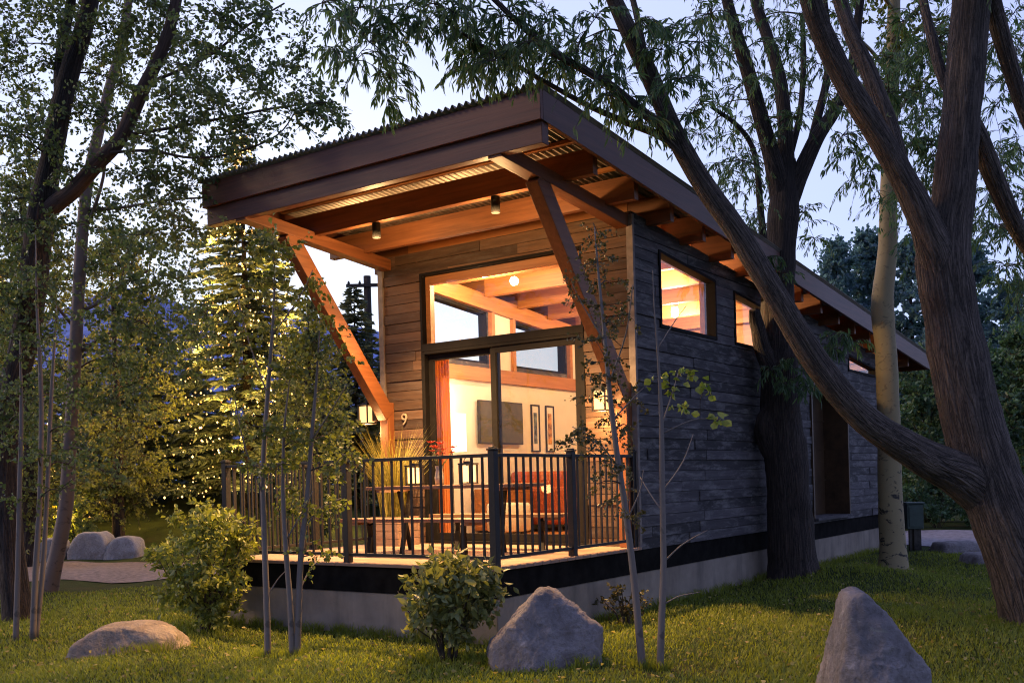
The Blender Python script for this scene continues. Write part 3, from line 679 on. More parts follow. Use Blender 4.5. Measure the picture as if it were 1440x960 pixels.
# ------------------------------------------------------------------ inside the room
cur = thing('curtain', 'pleated orange curtain hanging inside the left edge of the sliding door', 'curtain')
mb = MB(); K = 41; xs_ = np.linspace(-2.98, -2.70, K); V = []
for z in np.linspace(D0+.03, 2.99, 8):
    V += [(x, YF+.27+.035*math.sin(i*1.1+.4*math.sin(z)), z) for i, x in enumerate(xs_)]
mb.add(V, [(j*K+i, j*K+i+1, (j+1)*K+i+1, (j+1)*K+i) for j in range(7) for i in range(K-1)], .5, None, True); mb.build('drape', leafmat('orange_cloth', (.50, .17, .05), (.55, .2, .06), .35, .8), cur)
mb = MB(); mb.tube([(-3.08, YF+.27, 3.0), (-.62, YF+.27, 3.0)], .012, 8); mb.build('rod', M['iron'], cur)
lm = thing('floor_lamp', 'floor lamp with a large glowing white drum shade behind the left glass panel', 'lamp')
lx, ly = -3.14, 3.42
M['shade'] = emit('lit_lamp_shade', (1, .84, .60), .30)
mb = MB(); mb.lathe([(.19, 1.78), (.19, 2.26)], (lx, ly, 0), 28); mb.build('lamp_shade', M['shade'], lm)
mb = MB(); mb.lathe([(0, D0+.002), (.14, D0+.002), (.14, D0+.025), (.015, D0+.03), (.012, 2.1)], (lx, ly, 0), 16); mb.build('stand', M['iron'], lm)
tv = thing('television', 'flat dark television mounted on the white wall inside the cabin', 'television')
mb = MB(); mb.box(XL+.17, XL+.21, 4.25, 5.30, 1.90, 2.50); mb.build('casing', M['black'], tv, .006)
mb = MB(); mb.box(XL+.2105, XL+.213, 4.27, 5.28, 1.92, 2.48); mb.build('screen', plain('dark_screen', (.06, .055, .035), .25), tv); mb = MB(); mb.box(XL+.141, XL+.169, 4.6, 4.95, 2.1, 2.3); mb.build('bracket', M['iron'], tv)
for (a, b, c, lb) in ((5.60, 5.82, (.12, .16, .20), 'narrow framed picture in blue grey tones on the white wall, the one beside the television'), (5.99, 6.22, (.42, .20, .06), 'narrow framed picture in orange tones on the white wall, the one farther from the television')):
    p = thing('framed_picture', lb, 'picture', group='framed pictures inside the cabin')
    m = MB(); m.box(XL+.141, XL+.165, a, a+.02, 1.80, 2.50); m.box(XL+.141, XL+.165, b-.02, b, 1.80, 2.50); m.box(XL+.141, XL+.165, a+.021, b-.021, 1.80, 1.82); m.box(XL+.141, XL+.165, a+.021, b-.021, 2.48, 2.50); m.build('frame', M['black'], p)
    m = MB(); m.box(XL+.142, XL+.15, a+.021, b-.021, 1.821, 2.479); m.build('mat_board', M['white'], p)
    m = MB(); m.box(XL+.151, XL+.153, a+.065, b-.065, 1.92, 2.38); m.build('print', plain('print_ink', c, .7, 0, .6, 12), p)
sf = thing('sofa', 'red upholstered sofa against the white wall seen through the right glass door', 'sofa')
Mred = plain('red_upholstery', (.50, .13, .06), .9, 0, .1, 30, .2)
mb = MB(); mb.box(XL+.16, XL+.36, 5.0, 7.1, D0+.10, D0+.85); mb.build('backrest', Mred, sf, .05)
mb = MB(); mb.box(XL+.365, XL+1.0, 5.22, 6.88, D0+.12, D0+.44); mb.build('seat', Mred, sf, .05)
for y in (5.0, 6.90):
    mb = MB(); mb.box(XL+.365, XL+1.0, y, y+.20, D0+.10, D0+.62); mb.build('armrest', Mred, sf, .05)
mb = MB()
for y in (5.06, 7.0):
    for x in (XL+.2, XL+.95): mb.box(x-.025, x+.025, y-.02, y+.02, D0+.001, D0+.10)
mb.build('leg', M['iron'], sf)
ot = thing('ottoman', 'round white cushioned stool on the cabin floor behind the table', 'stool')
mb = MB(); mb.lathe([(0, D0+.06), (.27, D0+.06), (.29, D0+.08), (.29, D0+.40), (.27, D0+.43), (0, D0+.44)], (-2.75, 4.1, 0), 24); mb.build('cushion', M['white'], ot)
mb = MB(); mb.lathe([(0, D0+.001), (.2, D0+.001), (.2, D0+.058), (0, D0+.059)], (-2.75, 4.1, 0), 24); mb.build('base', M['iron'], ot)
cn = thing('cabinet', 'low pale wood cabinet under the television', 'cabinet')
mb = MB(); mb.box(XL+.16, XL+.55, 4.15, 4.95, D0+.06, D0+.62); mb.build('body', M['inwood_y'], cn, .004); mb = MB(); mb.box(XL+.552, XL+.565, 4.17, 4.545, D0+.08, D0+.60); mb.box(XL+.552, XL+.565, 4.555, 4.93, D0+.08, D0+.60); mb.build('door', M['inwood_y'], cn, .003)
mb = MB(); mb.box(XL+.2, XL+.5, 4.2, 4.9, D0+.001, D0+.059); mb.build('plinth', M['iron'], cn)
M['bulb'] = emit('recessed_bulb', (1, .74, .36), 8)
def ceiling_light(x, y, label, e):
    t = thing('ceiling_light', label, 'ceiling light', group='ceiling lights inside the cabin'); z = rt(y)-.40; t.location = (x, y, z)
    m = MB(); m.lathe([(0, .30), (.05, .30), (.055, -.05), (.045, -.05), (.04, -.01), (0, -.01)], (0, 0, 0), 16); m.build('housing', M['white'], t)
    m = MB(); m.lathe([(0, -.068), (.02, -.062), (.032, -.04), (.02, -.02), (0, -.014)], (0, 0, 0), 12); m.build('bulb', M['bulb'], t)
    L = bpy.data.lights.new('ceiling_lamp', 'POINT'); L.energy = e; L.color = (1, .66, .34); L.shadow_soft_size = .05
    lo = bpy.data.objects.new('ceiling_lamp', L); col.objects.link(lo); lo.parent = t; lo.location = (0, 0, -.14)
E_IN = 20
ceiling_light(-2.55, 3.40, 'small glowing ceiling bulb seen high behind the front transom window', E_IN)
ceiling_light(-1.45, 6.55, 'small glowing ceiling bulb seen behind the first side window', E_IN)
ceiling_light(-1.6, 10.75, 'small ceiling bulb in the back room lighting the third side window', E_IN)
ceiling_light(-1.0, 4.75, 'small glowing ceiling bulb over the middle of the room, beside the doors', E_IN)
L = bpy.data.lights.new('shade_lamp', 'POINT'); L.energy = 4; L.color = (1, .70, .40); L.shadow_soft_size = .1
lo = bpy.data.objects.new('shade_lamp', L); col.objects.link(lo); lo.parent = lm; lo.location = (lx, ly, 2.4)

# ------------------------------------------------------------------ boulders
def boulder(name, label, cat, c, planes, mat, group, seed, sub=6, amp=.035, soft=14, rot=0):
    import bmesh
    bm = bmesh.new(); bmesh.ops.create_icosphere(bm, subdivisions=sub, radius=1)
    P = np.array([v.co[:] for v in bm.verts]); N = np.array([p[:3] for p in planes], float); N /= np.linalg.norm(N, axis=1)[:, None]; h = np.array([p[3] for p in planes])
    k = np.clip(P@N.T, 1e-3, None)/h          # 1/r for every plane
    soft = soft*1.15; r = 1/(np.sum(k**soft, 1)**(1/soft)); Q = P*r[:, None]; S = h.mean()
    for i, v in enumerate(bm.verts):
        q = Vector(Q[i]); o = Vector((seed*3.1, seed*1.7, 0))
        d = noise.noise(q/S*1.3+o)*1.2+.6*noise.noise(q/S*3.1+o)+.35*noise.noise(q/S*7+o)-.5*abs(noise.noise(q/S*2.1-o))+.34*noise.noise(q/S*13+o)+.16*noise.noise(q/S*34+o)
        vd = noise.voronoi(q/S*1.9+o+Vector((.25, 0, 0))*noise.noise(q/S*2))[0]; ck = min(1, (vd[1]-vd[0])*7)
        v.co = q*(1+amp*(d+1.3*vd[0]-.35*(1-ck)))
    me = bpy.data.meshes.new(name); bm.to_mesh(me); bm.free()
    for p in me.polygons: p.use_smooth = True
    me.materials.append(mat); o = bpy.data.objects.new(name, me); col.objects.link(o)
    z = float(gh(c[0], c[1])); o.location = (c[0], c[1], z+c[2]); o.rotation_euler[2] = rot
    return tag(o, label, cat, group)
A = -YAW   # local x = across the view
gB = 'boulders on the lawn'
boulder('boulder', 'grey blunt pyramid shaped boulder on the grass beside the round shrub at the deck corner', 'boulder', (.91, -.66, .08),
        [(-.736, -.05, .677, .335), (.64, -.05, .77, .39), (.1, -1, .42, .24), (-.35, -.9, .3, .27), (0, 1, .3, .25), (0, 0, -1, .2), (-1, 0, -.1, .42), (1, 0, -.1, .40), (.5, -.8, .3, .30), (0, .1, 1, .48)], M['rock_grey'], gB, 1, rot=A, amp=.055)
boulder('boulder', 'low tan flat topped boulder with one warm lit side, near the left sapling trunks', 'boulder', (-2.78, -1.60, .05),
        [(0, 0, 1, .17), (-.55, 0, .8, .25), (.3, -.1, 1, .195), (.2, -1, .5, .26), (0, 1, .3, .25), (0, 0, -1, .2), (-1, 0, .1, .41), (1, -.2, .3, .38), (.6, .3, .6, .34)], M['rock_tan'], gB, 2, rot=A, amp=.05, soft=12)
boulder('boulder', 'tall pointed grey boulder standing on the lawn in front of the pale aspen trunk', 'boulder', (3.27, -.60, .15),
        [(-.95, -.1, .16, .24), (.80, -.1, .60, .285), (0, -1, .3, .27), (0, 1, .3, .25), (0, 0, -1, .25), (1, 0, -.2, .31), (-.55, -.2, .8, .47), (-.55, -.9, .1, .27), (.5, -.85, .2, .27), (.25, 0, 1, .49)], M['rock_grey'], gB, 3, rot=A-.1, amp=.05, soft=20)
gK = 'pale stones edging the path'
for i, (x, y, w, hgt, lb) in enumerate([(12, 783, 60, 22, 'pale stone cut by the left edge of the path border, half hidden by trunks'), (72, 786, 46, 26, 'pale rounded stone between the two left trunks beside the path'), (130, 789, 52, 32, 'largest pale angular stone edging the path, right of the white trunk'), (176, 785, 44, 25, 'pale stone edging the path, nearest to the tall yellow green shrub')]):
    z = at(x, y, 21.); c = np.array([z[0], z[1]]); k = 21/FPX
    boulder('path_stone', lb, 'stone', (c[0], c[1], .1), [(0, 0, 1, hgt*k*.9), (-.7, -.2, .7, hgt*k*.95), (.8, -.3, .6, hgt*k*.9), (.1, -1, .3, .3), (0, 1, .2, .3), (0, 0, -1, .25), (-1, 0, 0, w*k*.5), (1, 0, 0, w*k*.5)], M['rock_pale'], gK, 10+i, 4, .06, 12, A)
gR = 'flat rocks beside the road'
for i, (x, y, d, w, hgt, lb) in enumerate([(1345, 776, 17.2, 60, 14, 'flat dark rock at the edge of the road right of the utility pedestal'), (1385, 795, 15, 50, 13, 'flat dark rock in the grass beside the leaning willow trunk')]):
    z = at(x, y, d); k = d/FPX
    boulder('flat_rock', lb, 'rock', (z[0], z[1], 0), [(0, 0, 1, hgt*k), (.2, -1, .5, .3), (0, 1, .4, .3), (0, 0, -1, .2), (-1, 0, .3, w*k*.5), (1, 0, .3, w*k*.5)], M['rock_grey'], gR, 20+i, 4, .06, 10, A)

# ------------------------------------------------------------------ utility pedestal and pole
t = thing('utility_pedestal', 'dark green electric pedestal box on a post between the aspen trunk and the road', 'utility box')
p0 = at(1287, 772, 17.6); px_, py_ = p0[0], p0[1]; zg = float(gh(px_, py_))
Mgreen = plain('green_enamel', (.04, .065, .055), .5, .2, .1, 12)
rz = Matrix.Translation((px_, py_, zg)) @ Matrix.Rotation(A, 4, 'Z')
mb = MB(); mb.box(-.03, .09, -.05, .05, -.1, .40, .5, rz); mb.box(-.10, -.06, -.03, .03, -.1, .40, .5, rz); mb.build('post', M['iron'], t)
mb = MB(); mb.box(-.16, .12, -.10, .10, .36, .78, .5, rz); mb.box(-.18, .14, -.12, .12, .782, .82, .5, rz); mb.build('box', Mgreen, t, .01)
mb = MB(); mb.box(-.13, .09, -.115, -.102, .40, .74, .5, rz); mb.build('door', Mgreen, t, .004)
t = thing('utility_pole', 'tall wooden utility pole with a crossarm rising left of the cabin wall', 'utility pole')
p0 = at(524, 690, 42); a = at(524, 388, 42)
mb = MB(); mb.tube([(p0[0], p0[1], -.3), (p0[0], p0[1], a[2])], [.19, .15], 12); mb.build('pole', M['darkbark'], t)
mb = MB(); q = at(524, 402, 42)-.16*FW; mb.bar(q-1.05*R0, q+1.05*R0, .11, .13); mb.build('crossarm', M['darkbark'], t)
for s_ in (-.95, -.5, .5, .95):
    mb = MB(); c = q+s_*R0; mb.lathe([(0, .066), (.05, .066), (.06, .12), (.03, .14), (.05, .18), (0, .2)], c, 10); mb.build('insulator', M['iron'], t)

# ------------------------------------------------------------------ trees
HEX = [(0, 1, 2, 3), (0, 3, 4, 5)]     # base, l1, l2, tip, r2, r1
def leaves(P, D, L, W, fold=.25, wide=.55):
    """little folded leaves: P base points, D axis directions"""
    N = len(P); D = D/np.linalg.norm(D, axis=1)[:, None]
    r = rng.normal(size=(N, 3)); S = np.cross(D, r); S /= np.linalg.norm(S, axis=1)[:, None]; U = np.cross(S, D)
    L = L[:, None]; W = W[:, None]; up = U*W*fold
    return np.stack([P, P+D*L*.28+S*W*.42+up*.8, P+D*L*wide+S*W*.5+up, P+D*L, P+D*L*wide-S*W*.5+up, P+D*L*.28-S*W*.42+up*.8], 1)
def ivec(n): v = rng.normal(size=(n, 3)); return v/np.linalg.norm(v, axis=1)[:, None]
class Tree:
    def __init__(s, name, label, cat, bark, leaf, group=None, base=None):
        s.t = thing(name, label, cat, (0, 0, 0), group); s.bark, s.leaf = bark, leaf
        s.slim = .9; s.wood = MB(); s.nodes = []; s.rads = []; s.lv = []; s.tw = MB(); s.base = base
    def limb(s, pts, seg=12, lump=.06, n=6, swell=True, freq=1.5, node=True):
        P = smoothpath(pts, n)
        s.wood.tube(P[:, :3], P[:, 3], seg, .5, True, lump, random.random()*50, True, freq)
        if node: s.nodes += [p for p in P[:, :3]]; s.rads += list(P[:, 3])
    def plimb(s, pts, d0, d1=None, seg=12, lump=.06, n=6, freq=1.5, node=True, dd=None):
        """limb through points seen at (x, y) with width w: real distance runs d0..d1"""
        d1 = d0 if d1 is None else d1; k = len(pts); ds = dd or np.linspace(d0, d1, k)
        Q = []
        for (x, y, w), d in zip(pts, ds): p = at(x, y, d); Q.append((*p, w*d/FPX/2*s.slim))
        s.limb(Q, seg, lump, n, True, freq, node)
        return Q
    def clump(s, c, R, ntw, nlf, L, W, droop=.5, twist=.8, conn=True, tw=.004, spread=1.0, tlen=.8, pet=.12):
        c = np.array(c, float)
        if conn and len(s.nodes):
            N = np.array(s.nodes); dd = np.linalg.norm(N-c, axis=1)+.6*np.maximum(0, N[:, 2]-c[2]); i = int(dd.argmin()); a = N[i]; d = np.linalg.norm(a-c)
            if d > .15:
                m1 = a+(c-a)*.35+np.array([0, 0, .10*d])+ivec(1)[0]*.06*d; m2 = a+(c-a)*.7+np.array([0, 0, .08*d])+ivec(1)[0]*.06*d
                r0 = min(s.rads[i]*.5, .006+.010*d); P = smoothpath([(*a, r0), (*m1, r0*.75), (*m2, r0*.55), (*c, r0*.3)], 4)
                s.tw.tube(P[:, :3], np.maximum(P[:, 3], .0025), 5, .5, False); base = P[len(P)//3:, :3]
                s.nodes += list(P[4:, :3]); s.rads += list(P[4:, 3])
            else: base = np.array([a, c])
        else: base = c[None]
        for k in range(ntw):
            b = c if random.random() < .6 else base[random.randrange(len(base))]
            d = ivec(1)[0]*spread; d[2] = d[2]*.7+.15; ln = R*random.uniform(.5, 1.25)*tlen; seg = 5; pts = [b]; p = b.copy()
            for j in range(seg):
                p = p+d*ln/seg; pts.append(p.copy()); d = d+np.array([0, 0, -droop*.45])+ivec(1)[0]*.16; d /= np.linalg.norm(d)
            pts = np.array(pts); s.tw.tube(pts, np.linspace(tw, tw*.35, seg+1), 3, .5, False)
            u = rng.uniform(.12, 1, nlf)*seg; i0 = np.minimum(u.astype(int), seg-1); f = (u-i0)[:, None]
            B = pts[i0]*(1-f)+pts[i0+1]*f; T = pts[i0+1]-pts[i0]; T /= np.linalg.norm(T, axis=1)[:, None]
            D = T*.7+ivec(nlf)*twist+np.array([0, 0, -droop*.8])
            q = rng.uniform(.65, 1.15, nlf); s.lv.append(leaves(B+ivec(nlf)*(L*pet), D, L*q, W*q*rng.uniform(.8, 1.15, nlf)))
    def done(s):
        if s.wood.n: s.wood.build('trunk', s.bark, s.t)
        if s.tw.n: s.tw.build('branches', M['twig'] if True else s.bark, s.t)
        if s.lv:
            V = np.concatenate(s.lv); tone = np.clip(rng.normal(.5, .24, len(V)), 0, 1); fast_mesh('crown', V, 6, HEX, s.leaf, tone, s.t)
        return s.t
TOT = [0]
# --- big willow on the right
W1 = Tree('willow_tree', 'big furrowed willow trunk leaning at the right edge with a long limb crossing the cabin', 'tree', M['willowbark'], M['lf_willow'])
W1.slim = .86
W1.plimb([(1500, 960, 170), (1466, 880, 128), (1440, 800, 112), (1405, 710, 104), (1377, 630, 98), (1355, 540, 92), (1338, 450, 86), (1327, 375, 88), (1332, 320, 76), (1341, 270, 66), (1350, 190, 62), (1358, 100, 62), (1366, 0, 60), (1376, -110, 54), (1384, -240, 44)], 9.2, 8.9, 40, .10, 9, 2.6)
W1.plimb([(1334, 440, 50), (1318, 360, 58), (1284, 278, 44), (1238, 195, 39), (1192, 120, 38), (1157, 50, 36), (1135, -15, 33), (1100, -120, 26)], 9.06, 8.3, 24, .08, 7, 3)
W1.plimb([(1276, 262, 18), (1254, 190, 29), (1225, 110, 27), (1198, 50, 25), (1178, -10, 22), (1150, -110, 17)], 8.88, 9.3, 18, .07, 6, 3)
W1.plimb([(1432, 775, 60), (1400, 712, 78), (1358, 672, 76), (1296, 640, 58), (1215, 588, 47), (1150, 512, 43), (1092, 418, 40), (1040, 332, 37), (985, 252, 34), (950, 190, 32), (915, 110, 30), (882, 40, 28), (858, -15, 25), (830, -100, 20)], 9.0, 7.6, 28, .07, 8, 3, dd=[9.26, 9.2, 9.08, 8.9, 8.7, 8.55, 8.4, 8.3, 8.2, 8.1, 8.0, 7.9, 7.8, 7.6])
W1.plimb([(956, 205, 14), (930, 178, 17), (900, 155, 16), (850, 115, 14), (780, 75, 12), (735, 38, 10), (690, -5, 8), (640, -50, 5)], 8.1, 7.3, 10, .05, 5)
W1.plimb([(962, 222, 10), (930, 192, 13), (880, 172, 11), (820, 145, 9), (740, 100, 7), (670, 60, 5), (610, 20, 4)], 8.1, 7.7, 8, .05, 5)
W1.plimb([(920, 118, 10), (908, 92, 14), (903, 60, 12), (890, 0, 10), (870, -60, 8)], 7.95, 8.4, 8, .05, 5)
W1.plimb([(1350, 140, 22), (1374, 190, 31), (1398, 250, 31), (1424, 308, 29), (1450, 352, 26), (1500, 420, 18)], 9.0, 10, 16, .07, 6)
W1.plimb([(1368, -70, 22), (1388, -20, 29), (1402, 30, 28), (1418, 85, 26), (1437, 145, 24), (1458, 200, 20), (1490, 280, 12)], 8.9, 9.6, 14, .07, 6)
W1.plimb([(1352, 150, 20), (1326, 110, 18), (1312, 60, 17), (1300, 10, 15), (1288, -60, 12)], 9.0, 9.6, 12, .07, 5)
WL, WW = .088, .0165
def wclump(x, y, d, R=.42, ntw=13, nlf=17, tr=W1, droop=.75):
    if tr is W1 and 600 < x < 1010: y = min(y, (128+(760-x)*.285 if x < 760 else 128+(x-760)*.69)-62)
    tr.clump(at(x, y, d), R, ntw, nlf, WL, WW, droop, .55)
for (x, y) in [(452, 5), (478, 30), (505, 12), (520, 60), (548, 35), (560, 85), (575, 10), (600, 40), (548, 110), (612, 5), (500, 85), (470, 70)]: wclump(x, y, 7.3+.5*random.random(), .36, 11, 15)
for (x, y) in [(640, 20), (668, 45), (690, 75), (655, 75), (705, 25), (725, 100), (745, 60), (770, 30), (790, 95), (812, 60), (838, 25), (835, 120), (865, 75), (880, 140), (690, 110), (720, 130), (770, 125), (900, 30), (930, 70), (905, 185), (955, 40), (860, 165), (800, 150), (660, 120), (960, 110), (985, 60), (975, 160), (1000, 20)]: wclump(x, y, 7.4+.9*random.random(), .40)
for (x, y) in [(648, 5), (690, 40), (735, 20), (530, 20), (545, 140)]: wclump(x, y, 7.3+.8*random.random(), .34, 10, 14)
for (x, y) in [(1225, 240), (1200, 215), (1245, 205), (1185, 190), (1300, 60), (1290, 130), (1310, 200), (1280, 90), (1295, 250), (1325, 60), (1280, 200), (1305, 290), (1240, 80), (1215, 140), (1270, 30), (1250, 130)]: wclump(x, y, 9.2+1.6*random.random(), .42)
for (x, y) in [(1290, 160), (1310, 130), (1300, 180), (1320, 230), (1285, 60), (1300, 330), (1270, 270), (1330, 160)]: wclump(x, y, 11.5+random.random(), .6)
for (x, y) in [(1400, 60), (1430, 100), (1400, 150), (1435, 210), (1405, 225), (1420, 280), (1400, 320), (1438, 330), (1415, 375), (1440, 400), (1395, 270), (1425, 20), (1450, 280), (1450, 60), (1430, 440), (1400, 400)]: wclump(x, y, 10+1.6*random.random(), .42)
for i in range(34): wclump(random.uniform(1180, 1450), random.uniform(-20, 330) if i % 3 else random.uniform(-20, 140), random.uniform(11.5, 14.5), .6, 12, 16)
for i in range(70): wclump(random.uniform(560, 1500), random.uniform(-380, -25), random.uniform(7.0, 10.5), .5, 12, 15)     # the crown goes on above the picture
W1.done()
# --- old willow by the cabin
W2 = Tree('willow_tree', 'old forked willow with a dark burled trunk standing against the cabin side wall', 'tree', M['darkbark'], M['lf_willow'])
dW = 13.35
W2.slim = .85
W2.plimb([(1116, 850, 128), (1116, 818, 98), (1114, 780, 80), (1112, 735, 74), (1108, 680, 70), (1102, 620, 68), (1098, 560, 64), (1096, 500, 60), (1094, 440, 56), (1096, 380, 52), (1100, 320, 50), (1104, 270, 48), (1104, 225, 36)], dW, dW, 30, .12, 8, 2.4)
W2.plimb([(1104, 665, 30), (1089, 628, 48), (1084, 603, 54), (1087, 580, 40), (1096, 552, 30)], dW-.02, dW-.02, 18, .18, 5, 4, False)
W2.plimb([(1085, 520, 30), (1072, 490, 28), (1066, 465, 25), (1062, 448, 22), (1061, 436, 18)], dW-.1, dW-.3, 14, .12, 4, 4, False)
W2.plimb([(1100, 280, 38), (1086, 222, 30), (1070, 165, 26), (1050, 95, 23), (1030, 30, 20), (1012, -40, 16), (980, -150, 10)], dW, 12.6, 16, .08, 6)
W2.plimb([(1104, 250, 34), (1104, 180, 24), (1096, 110, 21), (1080, 55, 19), (1062, 0, 17), (1050, -70, 13)], dW, 13.4, 14, .08, 6)
W2.plimb([(1110, 280, 34), (1128, 238, 28), (1150, 192, 25), (1174, 155, 22), (1196, 105, 18), (1205, 40, 15), (1215, -40, 11)], dW, 13.2, 14, .08, 6)
W2.plimb([(1138, 215, 16), (1150, 165, 14), (1162, 115, 12), (1166, 60, 10), (1160, 0, 8)], dW, 13.8, 10, .06, 5)
W2.plimb([(1080, 390, 14), (1070, 300, 12), (1062, 220, 10), (1040, 180, 8), (1000, 150, 6)], 13, 12.3, 8, .06, 5)
W2.plimb([(1112, 215, 12), (1125, 160, 11), (1130, 90, 10), (1128, 20, 8)], dW, 13.9, 8, .05, 5)
for (x, y) in [(1000, 90), (1025, 60), (1045, 120), (1010, 150), (1030, 190), (1060, 175), (1075, 105), (1090, 60), (1110, 110), (1130, 50), (1150, 90), (1120, 165), (1175, 60), (1165, 140), (1050, 30), (985, 190), (1005, 230), (1050, 230), (1040, 270), (1060, 300), (1030, 240), (1070, 330), (1075, 260), (1100, 20), (1140, 15), (1180, 20), (1020, 20), (1200, 90), (990, 30), (1050, 345), (1130, 300), (1145, 335), (1085, 200), (1110, 60), (1090, 140)]: wclump(x, y, dW+random.uniform(-1.2, 1.0), .55, 13, 18, W2)
for (x, y) in [(1090, 360), (1098, 385), (1085, 520), (1105, 540), (1118, 500), (1130, 525), (1180, 470), (1200, 480), (1170, 490), (1140, 545)]: W2.clump(at(x, y, dW-.55), .34, 9, 12, .12, .022, .8, .55)
for i in range(40): wclump(random.uniform(900, 1260), random.uniform(-330, -30), random.uniform(12, 15), .7, 12, 16, W2)
W2.done()
# --- aspen trunk
A1 = Tree('aspen_tree', 'straight pale yellowish aspen trunk with dark scars, left of the leaning willow', 'tree', M['aspenbark'], M['lf_aspen'])
A1.slim = .84
A1.plimb([(1257, 830, 72), (1256, 803, 54), (1256, 770, 44), (1252, 700, 40), (1250, 600, 37), (1246, 500, 35), (1241, 425, 36), (1248, 350, 31), (1250, 250, 27), (1253, 150, 24), (1256, 60, 22), (1258, -30, 19), (1260, -160, 14)], 14.4, 14.6, 22, .06, 8, 3)
for (y, s_) in ((170, 1), (110, -1), (60, 1), (10, -1), (-60, 1)): A1.plimb([(1253, y, 8), (1253+s_*25, y-35, 6), (1253+s_*50, y-60, 4)], 14.5, 14.0+s_, 6, .03, 4)
for i in range(26): A1.clump(at(random.uniform(1190, 1330), random.uniform(-160, 130), random.uniform(13.7, 15.6)), .45, 10, 16, .055, .05, .35, .9)
A1.done()
# --- cottonwoods at the left
def ccl(tr, x, y, d, R=.5, ntw=11, nlf=15, L=.055, W=.036):
    tr.clump(at(x, y, d), R*1.15, ntw+3, nlf+9, L, W, .35, 1.0, pet=.7, tlen=1.0)
    if R > .4 and random.random() < .5 and not (x > 200 and y > 120): tr.clump(at(x+random.uniform(-35, 35), y+random.uniform(-35, 35), d+random.uniform(-.5, .5)), R, ntw-2, nlf+5, L, W, .35, 1.0, pet=.7, tlen=1.0)
C1 = Tree('cottonwood_tree', 'dark forked cottonwood at the left edge with one reddish limb rising to the right', 'tree', M['darkbark'], M['lf_cotton'])
dC = 11.4
C1.slim = .8
C1.plimb([(28, 900, 70), (25, 865, 52), (16, 780, 47), (8, 690, 46), (8, 600, 46), (22, 530, 48), (36, 470, 48), (46, 400, 47), (54, 330, 46), (63, 270, 40), (74, 215, 36), (86, 150, 34), (100, 95, 32), (116, 45, 30), (128, 0, 28), (140, -80, 24)], dC, 11.2, 26, .09, 7, 2.2)
C1.plimb([(86, 150, 22), (84, 100, 20), (90, 50, 18), (100, 0, 16), (104, -60, 12)], dC, 11.9, 12, .07, 5)
for (x, y) in [(20, 60), (60, 20), (110, 40), (150, 20), (30, 130), (10, 190), (70, 90), (140, 90), (190, 30), (40, 220), (110, 160), (20, 280), (60, 170), (15, 340), (170, 120), (150, 170), (100, 240), (20, 410), (60, 400), (90, 320), (10, 470), (0, 100), (0, 20), (210, 70), (50, 460), (230, 20), (70, 540), (30, 600), (10, 560)]: ccl(C1, x, y, dC+random.uniform(-1.0, 1.2))
for i in range(26): ccl(C1, random.uniform(-120, 300), random.uniform(-260, -20), dC+random.uniform(-1.4, 1.4), .6)
C1r = C1
C1.wood.build('trunk', M['darkbark'], C1.t); C1.wood = MB()
C1.plimb([(48, 345, 20), (60, 305, 30), (82, 284, 30), (103, 268, 28), (135, 232, 27), (168, 196, 26), (186, 160, 25), (200, 128, 24), (220, 88, 22), (236, 48, 21), (248, 0, 19), (258, -60, 15)], dC-.05, 10.6, 16, .06, 6)
for pts in ([(205, 118, 7), (250, 100, 6), (300, 75, 5), (350, 35, 4), (400, 5, 3)], [(175, 190, 7), (240, 180, 6), (320, 165, 5), (400, 150, 4), (470, 143, 2)], [(150, 215, 6), (210, 212, 5), (270, 222, 4.5), (330, 215, 4), (390, 190, 3), (420, 150, 2)]): C1.plimb(pts, 11, 10.4, 6, .03, 5)
for (x, y) in [(240, 70), (270, 110), (290, 60), (320, 30), (330, 95), (360, 60), (385, 20), (370, 120), (400, 95), (430, 120), (455, 150), (410, 160), (350, 165), (300, 150), (265, 165), (235, 140), (250, 200), (290, 215), (270, 260), (220, 240), (200, 190), (350, 190), (225, 290), (255, 310), (190, 250), (205, 330), (430, 60), (465, 165)]:
    e = x > 350; ccl(C1, x, y, 10.6+random.uniform(-.7, .8), .34 if e else .48, 7 if e else 11, 12 if e else 15)
C1.wood.build('limb', M['redbark'], C1.t)['label'] = 'reddish limb rising to the right'; C1.wood = MB(); C1.done()
C2 = Tree('birch_tree', 'slim birch trunk with a white curved foot, right of the dark forked cottonwood', 'tree', M['birchbark'], M['lf_cotton'])
dB = 14.3
C2.plimb([(66, 840, 34), (72, 815, 26), (82, 770, 23), (92, 715, 22), (97, 650, 21), (101, 580, 20), (105, 510, 20), (109, 440, 19), (113, 370, 19), (118, 300, 18), (126, 240, 17), (138, 190, 16), (152, 130, 15), (166, 80, 14), (178, 20, 13), (188, -60, 10)], dB, 14, 18, .04, 6, 3)
for pts in ([(115, 330, 8), (130, 300, 6), (145, 250, 5), (150, 200, 4)], [(108, 440, 7), (140, 425, 6), (170, 400, 5), (210, 380, 4)], [(104, 500, 6), (150, 470, 5), (190, 450, 4)], [(104, 460, 6), (80, 430, 5), (65, 400, 4)], [(119, 295, 7), (170, 292, 5), (230, 282, 4), (285, 278, 3)]): C2.plimb(pts, dB, 13.6, 6, .03, 4)
for (x, y) in [(165, 330), (190, 360), (220, 340), (250, 350), (180, 400), (210, 420), (240, 400), (150, 440), (180, 460), (215, 470), (150, 500), (190, 520), (130, 380), (240, 450), (260, 420), (280, 470), (130, 560), (165, 560), (200, 560), (235, 500), (260, 520), (140, 300), (175, 280), (60, 620), (120, 640), (290, 440), (270, 380)]: ccl(C2, x, y, dB+random.uniform(-1.3, 1.0), .5, 9, 14, .06, .045)
C2.done()
